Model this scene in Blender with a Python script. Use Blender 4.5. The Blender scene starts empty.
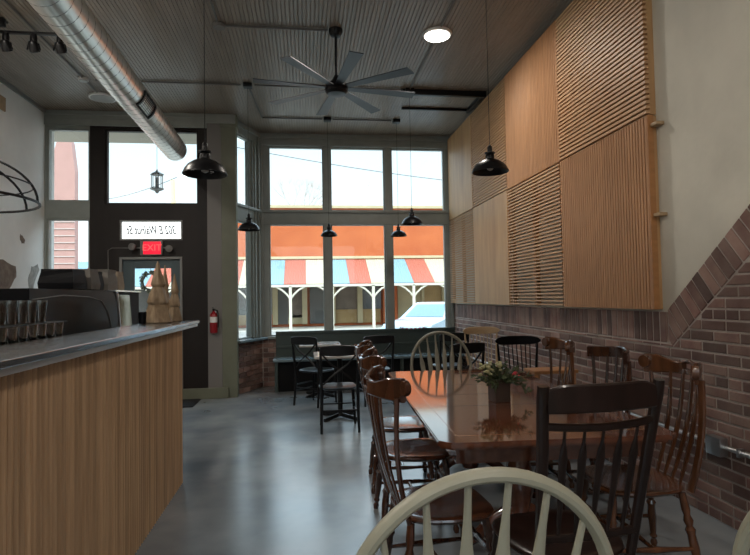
import bpy, bmesh, math, random
from mathutils import Vector, Matrix
random.seed(7)
COL = bpy.context.scene.collection
PI = math.pi
R = math.radians

# ------------------------------------------------------------------ materials
def mat(name, col, rough=0.5, metal=0.0, var=0.0, scale=8.0, bump=0.0, stretch=(1,1,1), col2=None,
        coat=0.0, island=0.0, spec=0.5, detail=4.0, bscale=None, bdist=0.01, rvar=0.0):
    m = bpy.data.materials.new(name); m.use_nodes = True
    nt = m.node_tree; N = nt.nodes; L = nt.links
    b = N['Principled BSDF']
    b.inputs['Base Color'].default_value = (*col, 1)
    b.inputs['Roughness'].default_value = rough
    b.inputs['Metallic'].default_value = metal
    b.inputs['Specular IOR Level'].default_value = spec
    if coat: b.inputs['Coat Weight'].default_value = coat; b.inputs['Coat Roughness'].default_value = 0.06
    if var or bump or col2 or island or rvar:
        tc = N.new('ShaderNodeTexCoord'); mp = N.new('ShaderNodeMapping')
        mp.inputs['Scale'].default_value = stretch
        L.new(tc.outputs['Object'], mp.inputs['Vector'])
        ns = N.new('ShaderNodeTexNoise'); ns.inputs['Scale'].default_value = scale; ns.inputs['Detail'].default_value = detail
        L.new(mp.outputs[0], ns.inputs['Vector'])
        c2 = col2 or tuple(c*(1-var) for c in col)
        mx = N.new('ShaderNodeMix'); mx.data_type = 'RGBA'
        mx.inputs[6].default_value = (*col, 1); mx.inputs[7].default_value = (*c2, 1)
        rmp = N.new('ShaderNodeValToRGB'); rmp.color_ramp.elements[0].position = 0.35; rmp.color_ramp.elements[1].position = 0.68
        L.new(ns.outputs[0], rmp.inputs[0]); L.new(rmp.outputs[0], mx.inputs[0])
        out = mx.outputs[2]
        if island:
            g = N.new('ShaderNodeNewGeometry'); hv = N.new('ShaderNodeHueSaturation')
            mr = N.new('ShaderNodeMapRange'); mr.inputs[3].default_value = 1-island; mr.inputs[4].default_value = 1+island
            L.new(g.outputs['Random Per Island'], mr.inputs[0]); L.new(mr.outputs[0], hv.inputs['Value'])
            L.new(out, hv.inputs['Color']); out = hv.outputs[0]
        L.new(out, b.inputs['Base Color'])
        if rvar:
            mr2 = N.new('ShaderNodeMapRange'); mr2.inputs[3].default_value = rough-rvar; mr2.inputs[4].default_value = rough+rvar
            L.new(ns.outputs[0], mr2.inputs[0]); L.new(mr2.outputs[0], b.inputs['Roughness'])
        if bump:
            src = ns
            if bscale:
                src = N.new('ShaderNodeTexNoise'); src.inputs['Scale'].default_value = bscale; L.new(mp.outputs[0], src.inputs['Vector'])
            bp = N.new('ShaderNodeBump'); bp.inputs['Strength'].default_value = bump; bp.inputs['Distance'].default_value = bdist
            L.new(src.outputs[0], bp.inputs['Height']); L.new(bp.outputs[0], b.inputs['Normal'])
    return m

def emit(name, col, s):
    m = bpy.data.materials.new(name); m.use_nodes = True
    b = m.node_tree.nodes['Principled BSDF']
    b.inputs['Base Color'].default_value = (*col, 1)
    b.inputs['Emission Color'].default_value = (*col, 1); b.inputs['Emission Strength'].default_value = s
    return m

def glass_mat(name, tint=(1,1,1), ior=1.45, rough=0.0):
    m = bpy.data.materials.new(name); m.use_nodes = True
    nt = m.node_tree; N = nt.nodes; L = nt.links; N.clear()
    o = N.new('ShaderNodeOutputMaterial'); mx = N.new('ShaderNodeMixShader')
    t = N.new('ShaderNodeBsdfTransparent'); t.inputs[0].default_value = (*tint, 1)
    g = N.new('ShaderNodeBsdfGlossy'); g.inputs['Roughness'].default_value = rough
    lw = N.new('ShaderNodeLayerWeight'); lw.inputs[0].default_value = .5
    pw = N.new('ShaderNodeMath'); pw.operation = 'POWER'; pw.inputs[1].default_value = 4.5; L.new(lw.outputs['Facing'], pw.inputs[0])
    f = N.new('ShaderNodeMath'); f.operation = 'MULTIPLY_ADD'; f.inputs[1].default_value = .85; r0 = ((ior-1)/(ior+1))**2*(1 if ior<1.6 else 2.5); f.inputs[2].default_value = r0; L.new(pw.outputs[0], f.inputs[0])
    L.new(f.outputs[0], mx.inputs[0]); L.new(t.outputs[0], mx.inputs[1]); L.new(g.outputs[0], mx.inputs[2]); L.new(mx.outputs[0], o.inputs[0])
    return m

M = dict(
 plaster = mat('plaster', (0.616, 0.5824, 0.4928), .75, var=.16, scale=2.2, bump=.25, bscale=14, detail=6),
 plaster_white = mat('plaster_white', (.78,.77,.74), .6, var=.10, scale=2.5, bump=.15, bscale=20),
 mortar = mat('mortar', (0.5346, 0.4607, 0.4101), .9, var=.35, scale=6, bump=.4, bscale=50),
 brick = mat('brick', (0.158, 0.0818, 0.0656), .72, var=.0, col2=(0.2528, 0.1636, 0.1312), scale=5, bump=.5, bscale=40, bdist=.004, island=.5),
 floor = mat('polished_concrete', (.13,.15,.165), .24, col2=(.26,.27,.27), scale=1.5, detail=10, bump=.07, bscale=2.4, rvar=.06, spec=.75),
 ceiling = mat('painted_beadboard', (.25,.20,.155), .38, var=.25, scale=3, stretch=(3,.4,1)),
 trim = mat('grey_green_trim', (.25,.27,.25), .42, var=.12, scale=6),
 darktrim = mat('dark_brown_paint', (0.0192, 0.0144, 0.0126), .5, var=.3, scale=5, stretch=(1,1,.3), spec=.25),
 column = mat('sage_paint', (0.1482, 0.156, 0.1092), .5, var=.15, scale=4),
 oak = mat('oak_slats', (0.51, 0.2664, 0.1254), .5, col2=(0.3992, 0.1998, 0.0896), scale=6, stretch=(6,6,.35), detail=6),
 oak_h = mat('oak_slats_horizontal', (0.5616, 0.3398, 0.1826), .5, col2=(0.4536, 0.2572, 0.1321), scale=6, stretch=(6,.35,6), detail=6),
 oak_pale = mat('pale_oak_panel', (0.4945, 0.2948, 0.136), .5, col2=(0.3758, 0.2106, 0.0952), scale=4, stretch=(5,2.2,.35), detail=6),
 barwood = mat('bar_slats', (0.5375, 0.348, 0.2016), .48, col2=(0.3875, 0.24, 0.1288), scale=7, stretch=(8,8,.3), detail=6, island=.16),
 backing = mat('backing_gap_shade', (.085,.052,.032), .8),  # shade in the gaps between slats is put into this colour
 zinc = mat('zinc', (.42,.43,.44), .22, metal=1, var=.25, scale=5, rvar=.07),
 edge = mat('zinc_edge', (.55,.53,.50), .35, metal=.8),
 duct = mat('galvanised_steel', (.80,.77,.71), .30, metal=.9, var=.06, scale=9),
 conduit = mat('conduit_paint', (.11,.10,.09), .5),
 steel = mat('steel', (.6,.6,.6), .3, metal=1),
 chrome = mat('polished_steel', (.75,.75,.75), .12, metal=1),
 black = mat('black_metal', (.006,.006,.007), .35, spec=.28),
 blackmatte = mat('black_matte', (.005,.005,.006), .6, spec=.15),
 blackgloss = mat('black_plastic', (.003,.003,.004), .35, spec=.12),
 fanblade = mat('fan_blade', (0.0248, 0.0275, 0.0358), .38),
 tablewood = mat('cherry_table', (.13,.045,.022), .09, col2=(.085,.025,.012), scale=3, stretch=(6,.5,6), detail=6, coat=.8, rvar=.02),
 inlay = mat('table_inlay', (.34,.17,.08), .15, coat=.5),
 brown = mat('brown_chair_wood', (0.065, 0.0225, 0.01), .22, col2=(0.03, 0.01, 0.005), scale=7, stretch=(3,3,.6), coat=.5),
 chestnut = mat('chestnut_chair_wood', (0.124, 0.0465, 0.0186), .22, col2=(0.062, 0.0217, 0.0087), scale=7, stretch=(3,3,.6), coat=.5),
 espresso = mat('dark_chair_wood', (0.0196, 0.0098, 0.0077), .28, col2=(0.0105, 0.0056, 0.0042), scale=7, stretch=(3,3,.6), coat=.08, spec=.3),
 cream = mat('cream_paint', (0.32, 0.308, 0.232), .42, var=.08, scale=12),
 greycream = mat('weathered_cream_paint', (0.225, 0.2063, 0.1537), .5, var=.25, scale=12),
 tan = mat('tan_wood', (.40,.27,.15), .45, var=.2, scale=6, stretch=(1,4,4)),
 honey = mat('honey_wood', (.42,.19,.07), .35, var=.2, scale=6, stretch=(1,4,4)),
 bench = mat('bench_green', (0.036, 0.052, 0.0464), .38, var=.15, scale=5),
 bench_seat = mat('bench_seat', (.13,.18,.20), .25, var=.1, scale=5),
 ped_top = mat('bistro_top', (.42,.40,.37), .16, var=.15, scale=6),
 carved = mat('carved_wood', (.30,.215,.13), .65, col2=(.17,.11,.06), scale=9, stretch=(3,3,1), bump=.6),
 planter = mat('dark_wood_box', (.05,.028,.018), .5, var=.3, scale=9),
 leaf = mat('leaves', (0.033, 0.051, 0.018), .55, col2=(0.06, 0.066, 0.024), scale=20, island=.4),
 sage = mat('dried_blossom', (.36,.33,.16), .7, var=.3, scale=20, island=.3),
 red = mat('red_blossom', (.45,.02,.03), .5, island=.3),
 extred = mat('extinguisher_red', (0.252, 0.0072, 0.012), .3),
 white = mat('white_paint', (.7,.7,.68), .4),
 paper = mat('grey_paper', (.17,.155,.135), .8, var=.2, scale=12, bump=.4),
 kraft = mat('kraft_paper', (.26,.20,.14), .8, var=.2, scale=12, bump=.5),
 doorpaint = mat('blue_grey_door', (.055,.085,.095), .45, var=.1, scale=4),
 doorframe = mat('door_frame_paint', (.20,.20,.19), .45),
 greyplastic = mat('grey_plastic', (.16,.15,.14), .5),
 mat_ = mat('rubber_mat', (.008,.008,.009), .9, var=.3, scale=60, bump=.6),
 glass = glass_mat('window_glass', (.97,.99,.985)),
 tumbler = glass_mat('tumbler_glass', (.62,.64,.62), 1.7, .02),
 caseglass = glass_mat('case_glass', (.75,.78,.78), 1.8, .05),
 led = emit('led_diffuser', (1,.93,.82), 6.0),
 diffuser_off = mat('unlit_diffuser', (.35,.34,.32), .4),
 exitred = emit('exit_red', (.85,.01,.04), .55),
 exitlet = emit('exit_letters', (.95,.10,.10), .6),
 patch = mat('exposed_masonry', (.22,.165,.125), .9, col2=(.13,.09,.07), scale=14, bump=.8),
 patch_grey = mat('grey_masonry', (.36,.35,.32), .9, col2=(.25,.24,.22), scale=18, bump=.8),
 # outside
 asphalt = mat('asphalt', (0.24, 0.224, 0.2), .9, var=.15, scale=.8),
 pavement = mat('pavement', (0.4, 0.368, 0.312), .9, var=.1, scale=2),
 ebrick = mat('orange_brick', (0.4092, 0.1, 0.026), .85, col2=(0.3472, 0.075, 0.018), scale=.9, detail=7, bump=.3, bscale=20),
 ecream = mat('cream_storefront', (0.4216, 0.3472, 0.2046), .7, var=.1, scale=3),
 epost = mat('white_post', (0.496, 0.4588, 0.372), .6),
 ablue = mat('blue_awning', (0.1674, 0.2728, 0.31), .6, var=.08, scale=3),
 ared = mat('red_awning', (0.3472, 0.0899, 0.0527), .6, var=.08, scale=3),
 acream = mat('cream_awning', (0.4092, 0.3534, 0.248), .6, var=.08, scale=3),
 shopglass = mat('dark_shop_glass', (.07,.07,.065), .15),
 shopdark = mat('shop_interior_board', (.16,.12,.09), .7, var=.4, scale=2),
 buff = mat('buff_panel', (0.3844, 0.248, 0.1054), .7, var=.15, scale=2),
 carpaint = mat('pale_blue_car_paint', (0.2232, 0.2914, 0.341), .2, metal=.3, coat=.6),
 carglass = mat('car_window', (.10,.17,.19), .08),
 tyre = mat('tyre', (.012,.012,.012), .8),
 pink = mat('pink_siding', (0.372, 0.2046, 0.1736), .8, var=.1, scale=3),
 palelap = mat('pale_mortar_line', (0.4464, 0.3596, 0.3224), .8),
 soffit = mat('tan_soffit', (0.31, 0.2728, 0.217), .7),
 bark = mat('bare_branches', (.40,.36,.32), .9),
 yellow = mat('weathered_yellow', (.72,.60,.30), .7),
 wire = mat('wire', (.12,.12,.13), .7),
 frost = None,
)
def _frost_mat():
    m = bpy.data.materials.new('frosted_white_film'); m.use_nodes = True
    nt = m.node_tree; N = nt.nodes; L = nt.links; N.clear()
    o = N.new('ShaderNodeOutputMaterial'); mx = N.new('ShaderNodeMixShader'); mx.inputs[0].default_value = .7
    a = N.new('ShaderNodeBsdfTranslucent'); a.inputs[0].default_value = (.95,.95,.95,1)
    t = N.new('ShaderNodeBsdfTransparent'); L.new(a.outputs[0], mx.inputs[1]); L.new(t.outputs[0], mx.inputs[2]); L.new(mx.outputs[0], o.inputs[0])
    return m
M['frost'] = emit('white_film_daylight_glow', (.96,.98,1), 1.0)  # window film; its own glow stands in for daylight coming through

# ------------------------------------------------------------------ mesh builder
class MB:
    def __init__(s): s.bm = bmesh.new()
    def box(s, x0,x1,y0,y1,z0,z1, bev=0, mtx=None):
        vs = [Vector((x,y,z)) for x in (x0,x1) for y in (y0,y1) for z in (z0,z1)]
        if mtx: vs = [mtx @ v for v in vs]
        v = [s.bm.verts.new(p) for p in vs]
        fs = [s.bm.faces.new([v[i] for i in q]) for q in ((0,1,3,2),(4,6,7,5),(0,4,5,1),(2,3,7,6),(0,2,6,4),(1,5,7,3))]
        if bev:
            es = {e for f in fs for e in f.edges}
            bmesh.ops.bevel(s.bm, geom=list(es), offset=bev, segments=2, affect='EDGES', profile=.6)
        return s
    def cbox(s, c, size, rot=None, bev=0):
        m = Matrix.Translation(c)
        if rot is not None: m = m @ rot
        a,b,d = [q/2 for q in size]
        return s.box(-a,a,-b,b,-d,d,bev,m)
    def rings(s, rings, caps=True, closed=False):
        vr = [[s.bm.verts.new(p) for p in r] for r in rings]
        n = len(vr[0]); k = len(vr)
        for i in range(k if closed else k-1):
            a = vr[i]; b = vr[(i+1)%k]
            for j in range(n):
                s.bm.faces.new((a[j], a[(j+1)%n], b[(j+1)%n], b[j]))
        if caps and not closed:
            s.bm.faces.new(list(reversed(vr[0]))); s.bm.faces.new(vr[-1])
        return s
    def sweep(s, pts, ws, ts=None, side=None, seg=8, closed=False, power=1.0, caps=True):
        """elliptical section swept along pts; ws half-width along 'side', ts half-thickness"""
        pts = [Vector(p) for p in pts]; n = len(pts)
        if not hasattr(ws,'__len__'): ws = [ws]*n
        if ts is None: ts = ws
        if not hasattr(ts,'__len__'): ts = [ts]*n
        rr = []; prev = None
        for i,p in enumerate(pts):
            if closed: t = pts[(i+1)%n]-pts[i-1]
            else: t = pts[min(i+1,n-1)]-pts[max(i-1,0)]
            t.normalize()
            if side is not None: u = Vector(side)
            elif prev is not None: u = prev
            else: u = Vector((0,0,1)) if abs(t.z)<.9 else Vector((1,0,0))
            u = u - t*u.dot(t)
            if u.length < 1e-5: u = t.orthogonal()
            u.normalize(); prev = u; w = t.cross(u)
            ring = []
            for j in range(seg):
                a = 2*PI*j/seg + PI/seg
                ca, sa = math.cos(a), math.sin(a)
                if power != 1.0:
                    ca = math.copysign(abs(ca)**power, ca); sa = math.copysign(abs(sa)**power, sa)
                ring.append(p + u*ws[i]*ca + w*ts[i]*sa)
            rr.append(ring)
        return s.rings(rr, caps, closed)
    def turned(s, p0, p1, prof, seg=10):
        p0 = Vector(p0); p1 = Vector(p1)
        return s.sweep([p0.lerp(p1, t) for t,_ in prof], [r for _,r in prof], seg=seg)
    def lathe(s, prof, c=(0,0,0), seg=24, mtx=None):
        c = Vector(c); rr = []
        for r,z in prof:
            ring = []
            for j in range(seg):
                a = 2*PI*j/seg; p = Vector((r*math.cos(a), r*math.sin(a), z))
                if mtx: p = mtx @ p
                ring.append(c+p)
            rr.append(ring)
        return s.rings(rr, True)
    def prism(s, poly, f, t0, t1):
        """poly 2d list; f(u,v,t)->xyz"""
        a = [s.bm.verts.new(f(u,v,t0)) for u,v in poly]; b = [s.bm.verts.new(f(u,v,t1)) for u,v in poly]
        n = len(poly)
        s.bm.faces.new(list(reversed(a))); s.bm.faces.new(b)
        for i in range(n): s.bm.faces.new((a[i], a[(i+1)%n], b[(i+1)%n], b[i]))
        return s
    def slab(s, xs, yf, zlo, zhi, th):
        """curved slab: across xs, y=yf(x), height zlo(x)..zhi(x), thickness th"""
        rr = []
        for x in xs:
            y = yf(x); a, b = zlo(x), zhi(x); e = min(.006, (b-a)*.3, th*.3)
            rr.append([Vector(q) for q in ((x,y-th/2,a+e),(x,y-th/2+e,a),(x,y+th/2-e,a),(x,y+th/2,a+e),(x,y+th/2,b-e),(x,y+th/2-e,b),(x,y-th/2+e,b),(x,y-th/2,b-e))])
        return s.rings(rr)
    def ball(s, c, r, sub=1, sc=(1,1,1)):
        bmesh.ops.create_icosphere(s.bm, subdivisions=sub, radius=1, matrix=Matrix.Translation(c) @ Matrix.Diagonal((r*sc[0], r*sc[1], r*sc[2], 1)))
        return s
    def build(s, name, m, parent=None, smooth=35, loc=None):
        bmesh.ops.recalc_face_normals(s.bm, faces=s.bm.faces)
        if smooth:
            lim = R(smooth)
            for f in s.bm.faces: f.smooth = True
            for e in s.bm.edges:
                if len(e.link_faces) == 2 and e.calc_face_angle(0) > lim: e.smooth = False
        me = bpy.data.meshes.new(name); s.bm.to_mesh(me); s.bm.free()
        me.materials.append(m)
        o = bpy.data.objects.new(name, me); COL.objects.link(o)
        if parent: o.parent = parent
        if loc: o.location = loc
        return o

def tag(o, label=None, cat=None, group=None, kind=None):
    if label: o['label'] = label
    if cat: o['category'] = cat
    if group: o['group'] = group
    if kind: o['kind'] = kind
    return o
def empty(name, loc=(0,0,0), rz=0, label=None, cat=None, group=None, kind=None):
    o = bpy.data.objects.new(name, None); COL.objects.link(o); o.empty_display_size = .1
    o.location = loc; o.rotation_euler = (0,0,rz)
    return tag(o, label, cat, group, kind)
def dup(root, loc, rz, label, group=None):
    def cp(o, par):
        c = o.copy(); COL.objects.link(c); c.parent = par
        for ch in list(o.children): cp(ch, c)
        return c
    kids = list(root.children)
    r = root.copy(); COL.objects.link(r); r.location = loc; r.rotation_euler = (0,0,rz); r['label'] = label
    if group: r['group'] = group
    for ch in kids: cp(ch, r)
    return r
def struct(o): o['kind'] = 'structure'; return o
lin = lambda a,b,n: [a+(b-a)*i/(n-1) for i in range(n)]

# room constants
XR, XL, YD, YW, ZC, YB = 2.5, -3.6, 8.1, 8.95, 4.12, -4.0

# ------------------------------------------------------------------ shell
b = MB(); b.box(XL-.2, XR+.2, YB-.2, 9.1, -.15, 0)
struct(b.build('floor', M['floor'], smooth=0))
# beadboard ceiling: one corrugated profile run along Y
b = MB(); prof = []
x = XL-.1; p = .078
while x < XR+.1:
    prof += [(x,0),(x+.006,-.007),(x+.034,-.007),(x+.039,-.001),(x+.044,-.007),(x+.072,-.007)]; x += p
poly = [(u, ZC+v) for u,v in prof]+[(x,ZC),(x,ZC+.15),(XL-.1,ZC+.15)]
b.prism(poly, lambda u,v,t: Vector((u,t,v)), YB-.2, 9.1)
struct(b.build('ceiling', M['ceiling'], smooth=0))
# right wall
b = MB(); b.box(XR, XR+.25, YB-.2, 9.2, 0, ZC+.1)
wr = struct(b.build('wall_right', M['plaster'], smooth=0))
def clip(poly, a, bb, c):   # keep a*u+b*v<=c
    out = []
    for i in range(len(poly)):
        p, q = poly[i], poly[(i+1)%len(poly)]
        dp, dq = a*p[0]+bb*p[1]-c, a*q[0]+bb*q[1]-c
        if dp <= 0: out.append(p)
        if (dp<0<dq) or (dq<0<dp):
            t = dp/(dp-dq); out.append((p[0]+(q[0]-p[0])*t, p[1]+(q[1]-p[1])*t))
    return out
SL = .835   # slope of the diagonal; upper edge passes (Y 3.50, Z 1.27)
kx, kz = 3.50, 1.27
nl = math.hypot(SL,1); nu, nv = SL/nl, 1/nl      # upward normal of the diagonal
cU = nu*kx+nv*kz; W = .215
cL = cU-W
wallf = lambda u,v,t: Vector((t,u,v))
b = MB()
b.prism([(3.5-.0,0),(YW+.1,0),(YW+.1,1.265),(3.5,1.265)], wallf, XR-.008, XR+.01)
struct(b.build('wall_right_mortar_ledge', M['mortar'], smooth=0)); b = MB()
top = (cU-nv*ZC)/nu
b.prism([(YB,0),(3.5,0),(3.5,1.265),(top,ZC),(YB,ZC)], wallf, XR-.008, XR+.01)
struct(b.build('wall_right_mortar', M['mortar'], smooth=0))
b = MB(); bN = MB(); bF = MB(); bh = .0682; bw = .205; g = .0125
def put_brick(poly):
    global b
    if len(poly)>2: b = bN if sum(q[0] for q in poly)/len(poly) < 3.5 else bF
    if len(poly) < 3: return
    ar = abs(sum(poly[i][0]*poly[(i+1)%len(poly)][1]-poly[(i+1)%len(poly)][0]*poly[i][1] for i in range(len(poly))))/2
    if ar < .0006: return
    pr = random.uniform(.0125,.0155)
    cx = sum(q[0] for q in poly)/len(poly); cz = sum(q[1] for q in poly)/len(poly)
    a = [b.bm.verts.new((XR,u,v)) for u,v in poly]; m_ = [b.bm.verts.new((XR-pr+.003,u,v)) for u,v in poly]
    c_ = [b.bm.verts.new((XR-pr,cx+(u-cx)*(1-.004/max(.02,abs(u-cx))) if abs(u-cx)>.004 else u, cz+(v-cz)*(1-.004/max(.02,abs(v-cz))) if abs(v-cz)>.004 else v)) for u,v in poly]
    n = len(poly)
    for i in range(n):
        j = (i+1)%n
        b.bm.faces.new((a[i],a[j],m_[j],m_[i])); b.bm.faces.new((m_[i],m_[j],c_[j],c_[i]))
    b.bm.faces.new(c_)
row = 0; z = .004
while z < ZC:
    y0 = YB + (0 if row%2 else -bw/2)
    # course with running bond; every 6th course of headers
    wd = bw if row%6 else bw/2
    y = y0
    while y < YW:
        q = [(y+g/2,z),(y+wd-g/2,z),(y+wd-g/2,z+bh-g),(y+g/2,z+bh-g)]
        if z+bh-g <= 1.045: put_brick(q)
        else:
            put_brick(clip(clip(q, nu, nv, cL-.008), 1, 0, 3.44))
            put_brick(clip(clip(q, 0, 1, 1.040), -1, 0, -3.452))
        y += wd
    z += bh; row += 1
y = 3.44; sw = .076      # flat soldier course
while y < YW:
    q = [(y,1.052),(y+sw-g,1.052),(y+sw-g,1.262),(y,1.262)]
    q = clip(q, -nu, -nv, -(cL+.004)) if y < 3.8 else q
    q = clip(q, -1, 0, -3.5) if y < 3.6 else q
    if len(q)>2: put_brick(q)
    y += sw
du, dv = -1/nl, SL/nl   # direction up the diagonal (towards camera)
s_ = -.12
while s_ < 6:
    a0 = (kx+du*s_, kz+dv*s_); a1 = (kx+du*(s_+sw-g), kz+dv*(s_+sw-g))
    q = [(a0[0]-nu*(W-.006),a0[1]-nv*(W-.006)),(a1[0]-nu*(W-.006),a1[1]-nv*(W-.006)),(a1[0],a1[1]),(a0[0],a0[1])]
    q = clip(q, 1, 0, 3.49); q = clip(q, 0, 1, ZC)
    if len(q)>2: put_brick(q)
    s_ += sw
struct(bN.build('wall_right_brick_diagonal', M['brick'], smooth=0)); struct(bF.build('wall_right_brick_ledge', M['brick'], smooth=0))
# left wall, back wall
b = MB(); b.box(XL-.25, XL, YB-.2, YD+.3, 0, ZC+.1)
wl = struct(b.build('wall_left', M['plaster_white'], smooth=0))
def blob(poly, nm, m, z0=0):
    bb = MB(); n = len(poly); pts = []
    for i in range(n):
        p, q = poly[i], poly[(i+1)%n]
        for t in (0,.33,.66):
            pts.append((p[0]+(q[0]-p[0])*t+random.uniform(-.012,.012), p[1]+(q[1]-p[1])*t+random.uniform(-.012,.012)))
    bb.prism(pts, lambda u,v,t: Vector((t,u,v)), XL-.01, XL+.004)
    return bb.build(nm, m, wl, smooth=0)
blob([(6.6,1.9),(7.05,1.93),(7.34,1.86),(7.36,1.74),(7.2,1.58),(6.9,1.5),(6.6,1.48)], 'bare_masonry_patch', M['patch'])
blob([(7.74,1.88),(7.9,1.93),(7.96,1.84),(7.86,1.72),(7.78,1.58),(7.68,1.56),(7.66,1.7)], 'bare_masonry_patch', M['patch_grey'])
blob([(7.45,2.28),(7.52,2.26),(7.58,2.2),(7.52,2.17),(7.46,2.2)], 'bare_masonry_patch', M['patch'])
b = MB()   # picture-rail pipe at the ceiling line
b.box(XL, XL+.03, YB, YD, ZC-.06, ZC-.007, .004)
struct(b.build('trim_1', M['doorframe'], smooth=0))
b = MB()
b.box(XL-.2, -2.6, YB-.2, YB, 0, ZC); b.box(2.0, XR, YB-.2, YB, 0, ZC)
b.box(-2.6, 2.0, YB-.2, YB, 0, 2.0); b.box(-2.6, 2.0, YB-.2, YB, 3.5, ZC)  # high opening in the unseen rear wall, added to let fill light in
struct(b.build('wall_back', M['plaster_white'], smooth=0))

# front door wall (Y = YD), openings cut by building it from pieces
XC = -1.0      # right end of the door wall
def wallxz(b, x0,x1,z0,z1, y0=YD, y1=YD+.15, bev=0): b.box(x0,x1,y0,y1,z0,z1,bev)
b = MB()
wallxz(b, XL-.2,-3.57,0,ZC); wallxz(b,-3.57,-3.00,0,1.0); wallxz(b,-3.57,-3.00,2.58,2.82); wallxz(b,-3.57,-3.00,3.86,ZC)
struct(b.build('wall_front_left', M['trim'], smooth=0))
b = MB()
wallxz(b,-3.00,-2.80,0,ZC); wallxz(b,-2.80,-1.51,3.87,ZC); wallxz(b,-2.80,-1.51,2.58,2.78)
wallxz(b,-2.80,-2.60,0,2.58); wallxz(b,-1.74,-1.51,0,2.58); wallxz(b,-2.60,-1.74,2.03,2.27); wallxz(b,-2.60,-1.74,2.56,2.58)
wallxz(b,-1.51,-1.39,0,ZC)
struct(b.build('wall_front', M['darktrim'], smooth=0))
b = MB(); b.box(-1.39,-1.19,YD-.01,YD+.15,0,ZC)
struct(b.build('wall_front_pilaster', M['greyplastic'], smooth=0))
b = MB(); b.box(-1.19,-.98,YD-.02,YD+.17,0,ZC,.006); b.box(-1.21,-.96,YD-.03,YD+.19,ZC-.2,ZC-.01,.01)
struct(b.build('wall_front_column', M['column'], smooth=0))
b = MB(); b.box(XL,-1.39,YD-.03,YD,3.90,4.0,.008); b.box(XL,-1.39,YD-.02,YD,4.0,4.05); b.box(-1.39,-.98,YD-.05,YD-.02,3.97,4.1,.008)
b.box(XL,-1.0,YD-.04,YD,4.05,4.11,.005)
struct(b.build('trim_2', M['trim'], smooth=0))
b = MB(); b.box(-1.76,-1.10,YD-.07,YD-.02,0,.15,.008)
struct(b.build('baseboard_front', M['column'], smooth=0))

def window(n, x0,x1,z0,z1,y, m, fw=.04, glass=M['glass'], mtx=None, depth=.07):
    mt = mtx or Matrix.Identity(4)
    b = MB()
    b.box(x0,x0+fw,y,y+depth,z0,z1,.004,mt); b.box(x1-fw,x1,y,y+depth,z0,z1,.004,mt)
    b.box(x0+fw,x1-fw,y,y+depth,z0,z0+fw,.004,mt); b.box(x0+fw,x1-fw,y,y+depth,z1-fw,z1,.004,mt)
    w = struct(b.build('window_%d'%n, m, smooth=0))
    b = MB(); b.box(x0+fw,x1-fw,y+depth*.45,y+depth*.45+.006,z0+fw,z1-fw,0,mt)
    b.build('window_pane', glass, w, smooth=0)
    return w
window(1,-3.57,-3.00,2.82,3.86,YD+.01,M['trim'],.025)
window(2,-3.57,-3.00,1.0,2.58,YD+.01,M['trim'],.025)
window(3,-2.80,-1.51,2.78,3.87,YD+.02,M['darktrim'],.03)
w4 = window(4,-2.60,-1.74,2.27,2.56,YD+.0,M['doorframe'],.022)
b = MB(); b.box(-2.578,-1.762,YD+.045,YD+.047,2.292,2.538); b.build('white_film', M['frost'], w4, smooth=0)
def text_mesh(txt, size, name, m, parent, mtx, ext=.002, shear=0, off=0):
    cu = bpy.data.curves.new(name, 'FONT'); cu.body = txt; cu.size = size; cu.extrude = ext; cu.align_x = 'CENTER'; cu.align_y = 'CENTER'; cu.shear = shear; cu.offset = off
    t = bpy.data.objects.new(name+'_tmp', cu); COL.objects.link(t)
    dg = bpy.context.evaluated_depsgraph_get(); me = bpy.data.meshes.new_from_object(t.evaluated_get(dg))
    bpy.data.objects.remove(t)
    me.transform(mtx); me.materials.clear(); me.materials.append(m); me.name = name
    o = bpy.data.objects.new(name, me); COL.objects.link(o); o.parent = parent
    return o
# lettering faces the street, so it reads mirrored from inside
text_mesh('302 E Walnut St', .17, 'address_lettering', M['black'], w4,
          Matrix.Translation((-2.17,YD+.043,2.415)) @ Matrix.Rotation(PI,4,'Z') @ Matrix.Rotation(PI/2,4,'X') @ Matrix.Diagonal((.60,1,1,1)), .001, .3, .0015)
# door
b = MB(); fx0,fx1 = -2.60,-1.74
b.box(fx0,fx0+.035,YD-.02,YD+.12,0,2.03,.004); b.box(fx1-.035,fx1,YD-.02,YD+.12,0,2.03,.004); b.box(fx0+.035,fx1-.035,YD-.02,YD+.12,1.995,2.03,.004)
dr = struct(b.build('door_1', M['doorframe'], smooth=0))
b = MB(); a0,a1 = fx0+.037, fx1-.037
b.box(a0,a0+.15,YD+.03,YD+.075,.01,1.993,.003); b.box(a1-.13,a1,YD+.03,YD+.075,.01,1.993,.003)
b.box(a0+.15,a1-.13,YD+.03,YD+.075,1.87,1.993,.003); b.box(a0+.15,a1-.13,YD+.03,YD+.075,.01,.45,.003)
dl = b.build('door_leaf', M['doorpaint'], dr, smooth=0)
b = MB(); b.box(a0+.15,a1-.13,YD+.05,YD+.056,.45,1.87); b.build('door_glass', M['glass'], dl, smooth=0)
b = MB(); b.turned((a1-.06,YD-.02,1.02),(a1-.06,YD-.02,1.2),[(0,.012),(1,.012)]); b.box(a1-.07,a1-.05,YD-.02,YD+.03,1.03,1.05); b.box(a1-.07,a1-.05,YD-.02,YD+.03,1.17,1.19)
b.build('door_handle', M['black'], dl)

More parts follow.
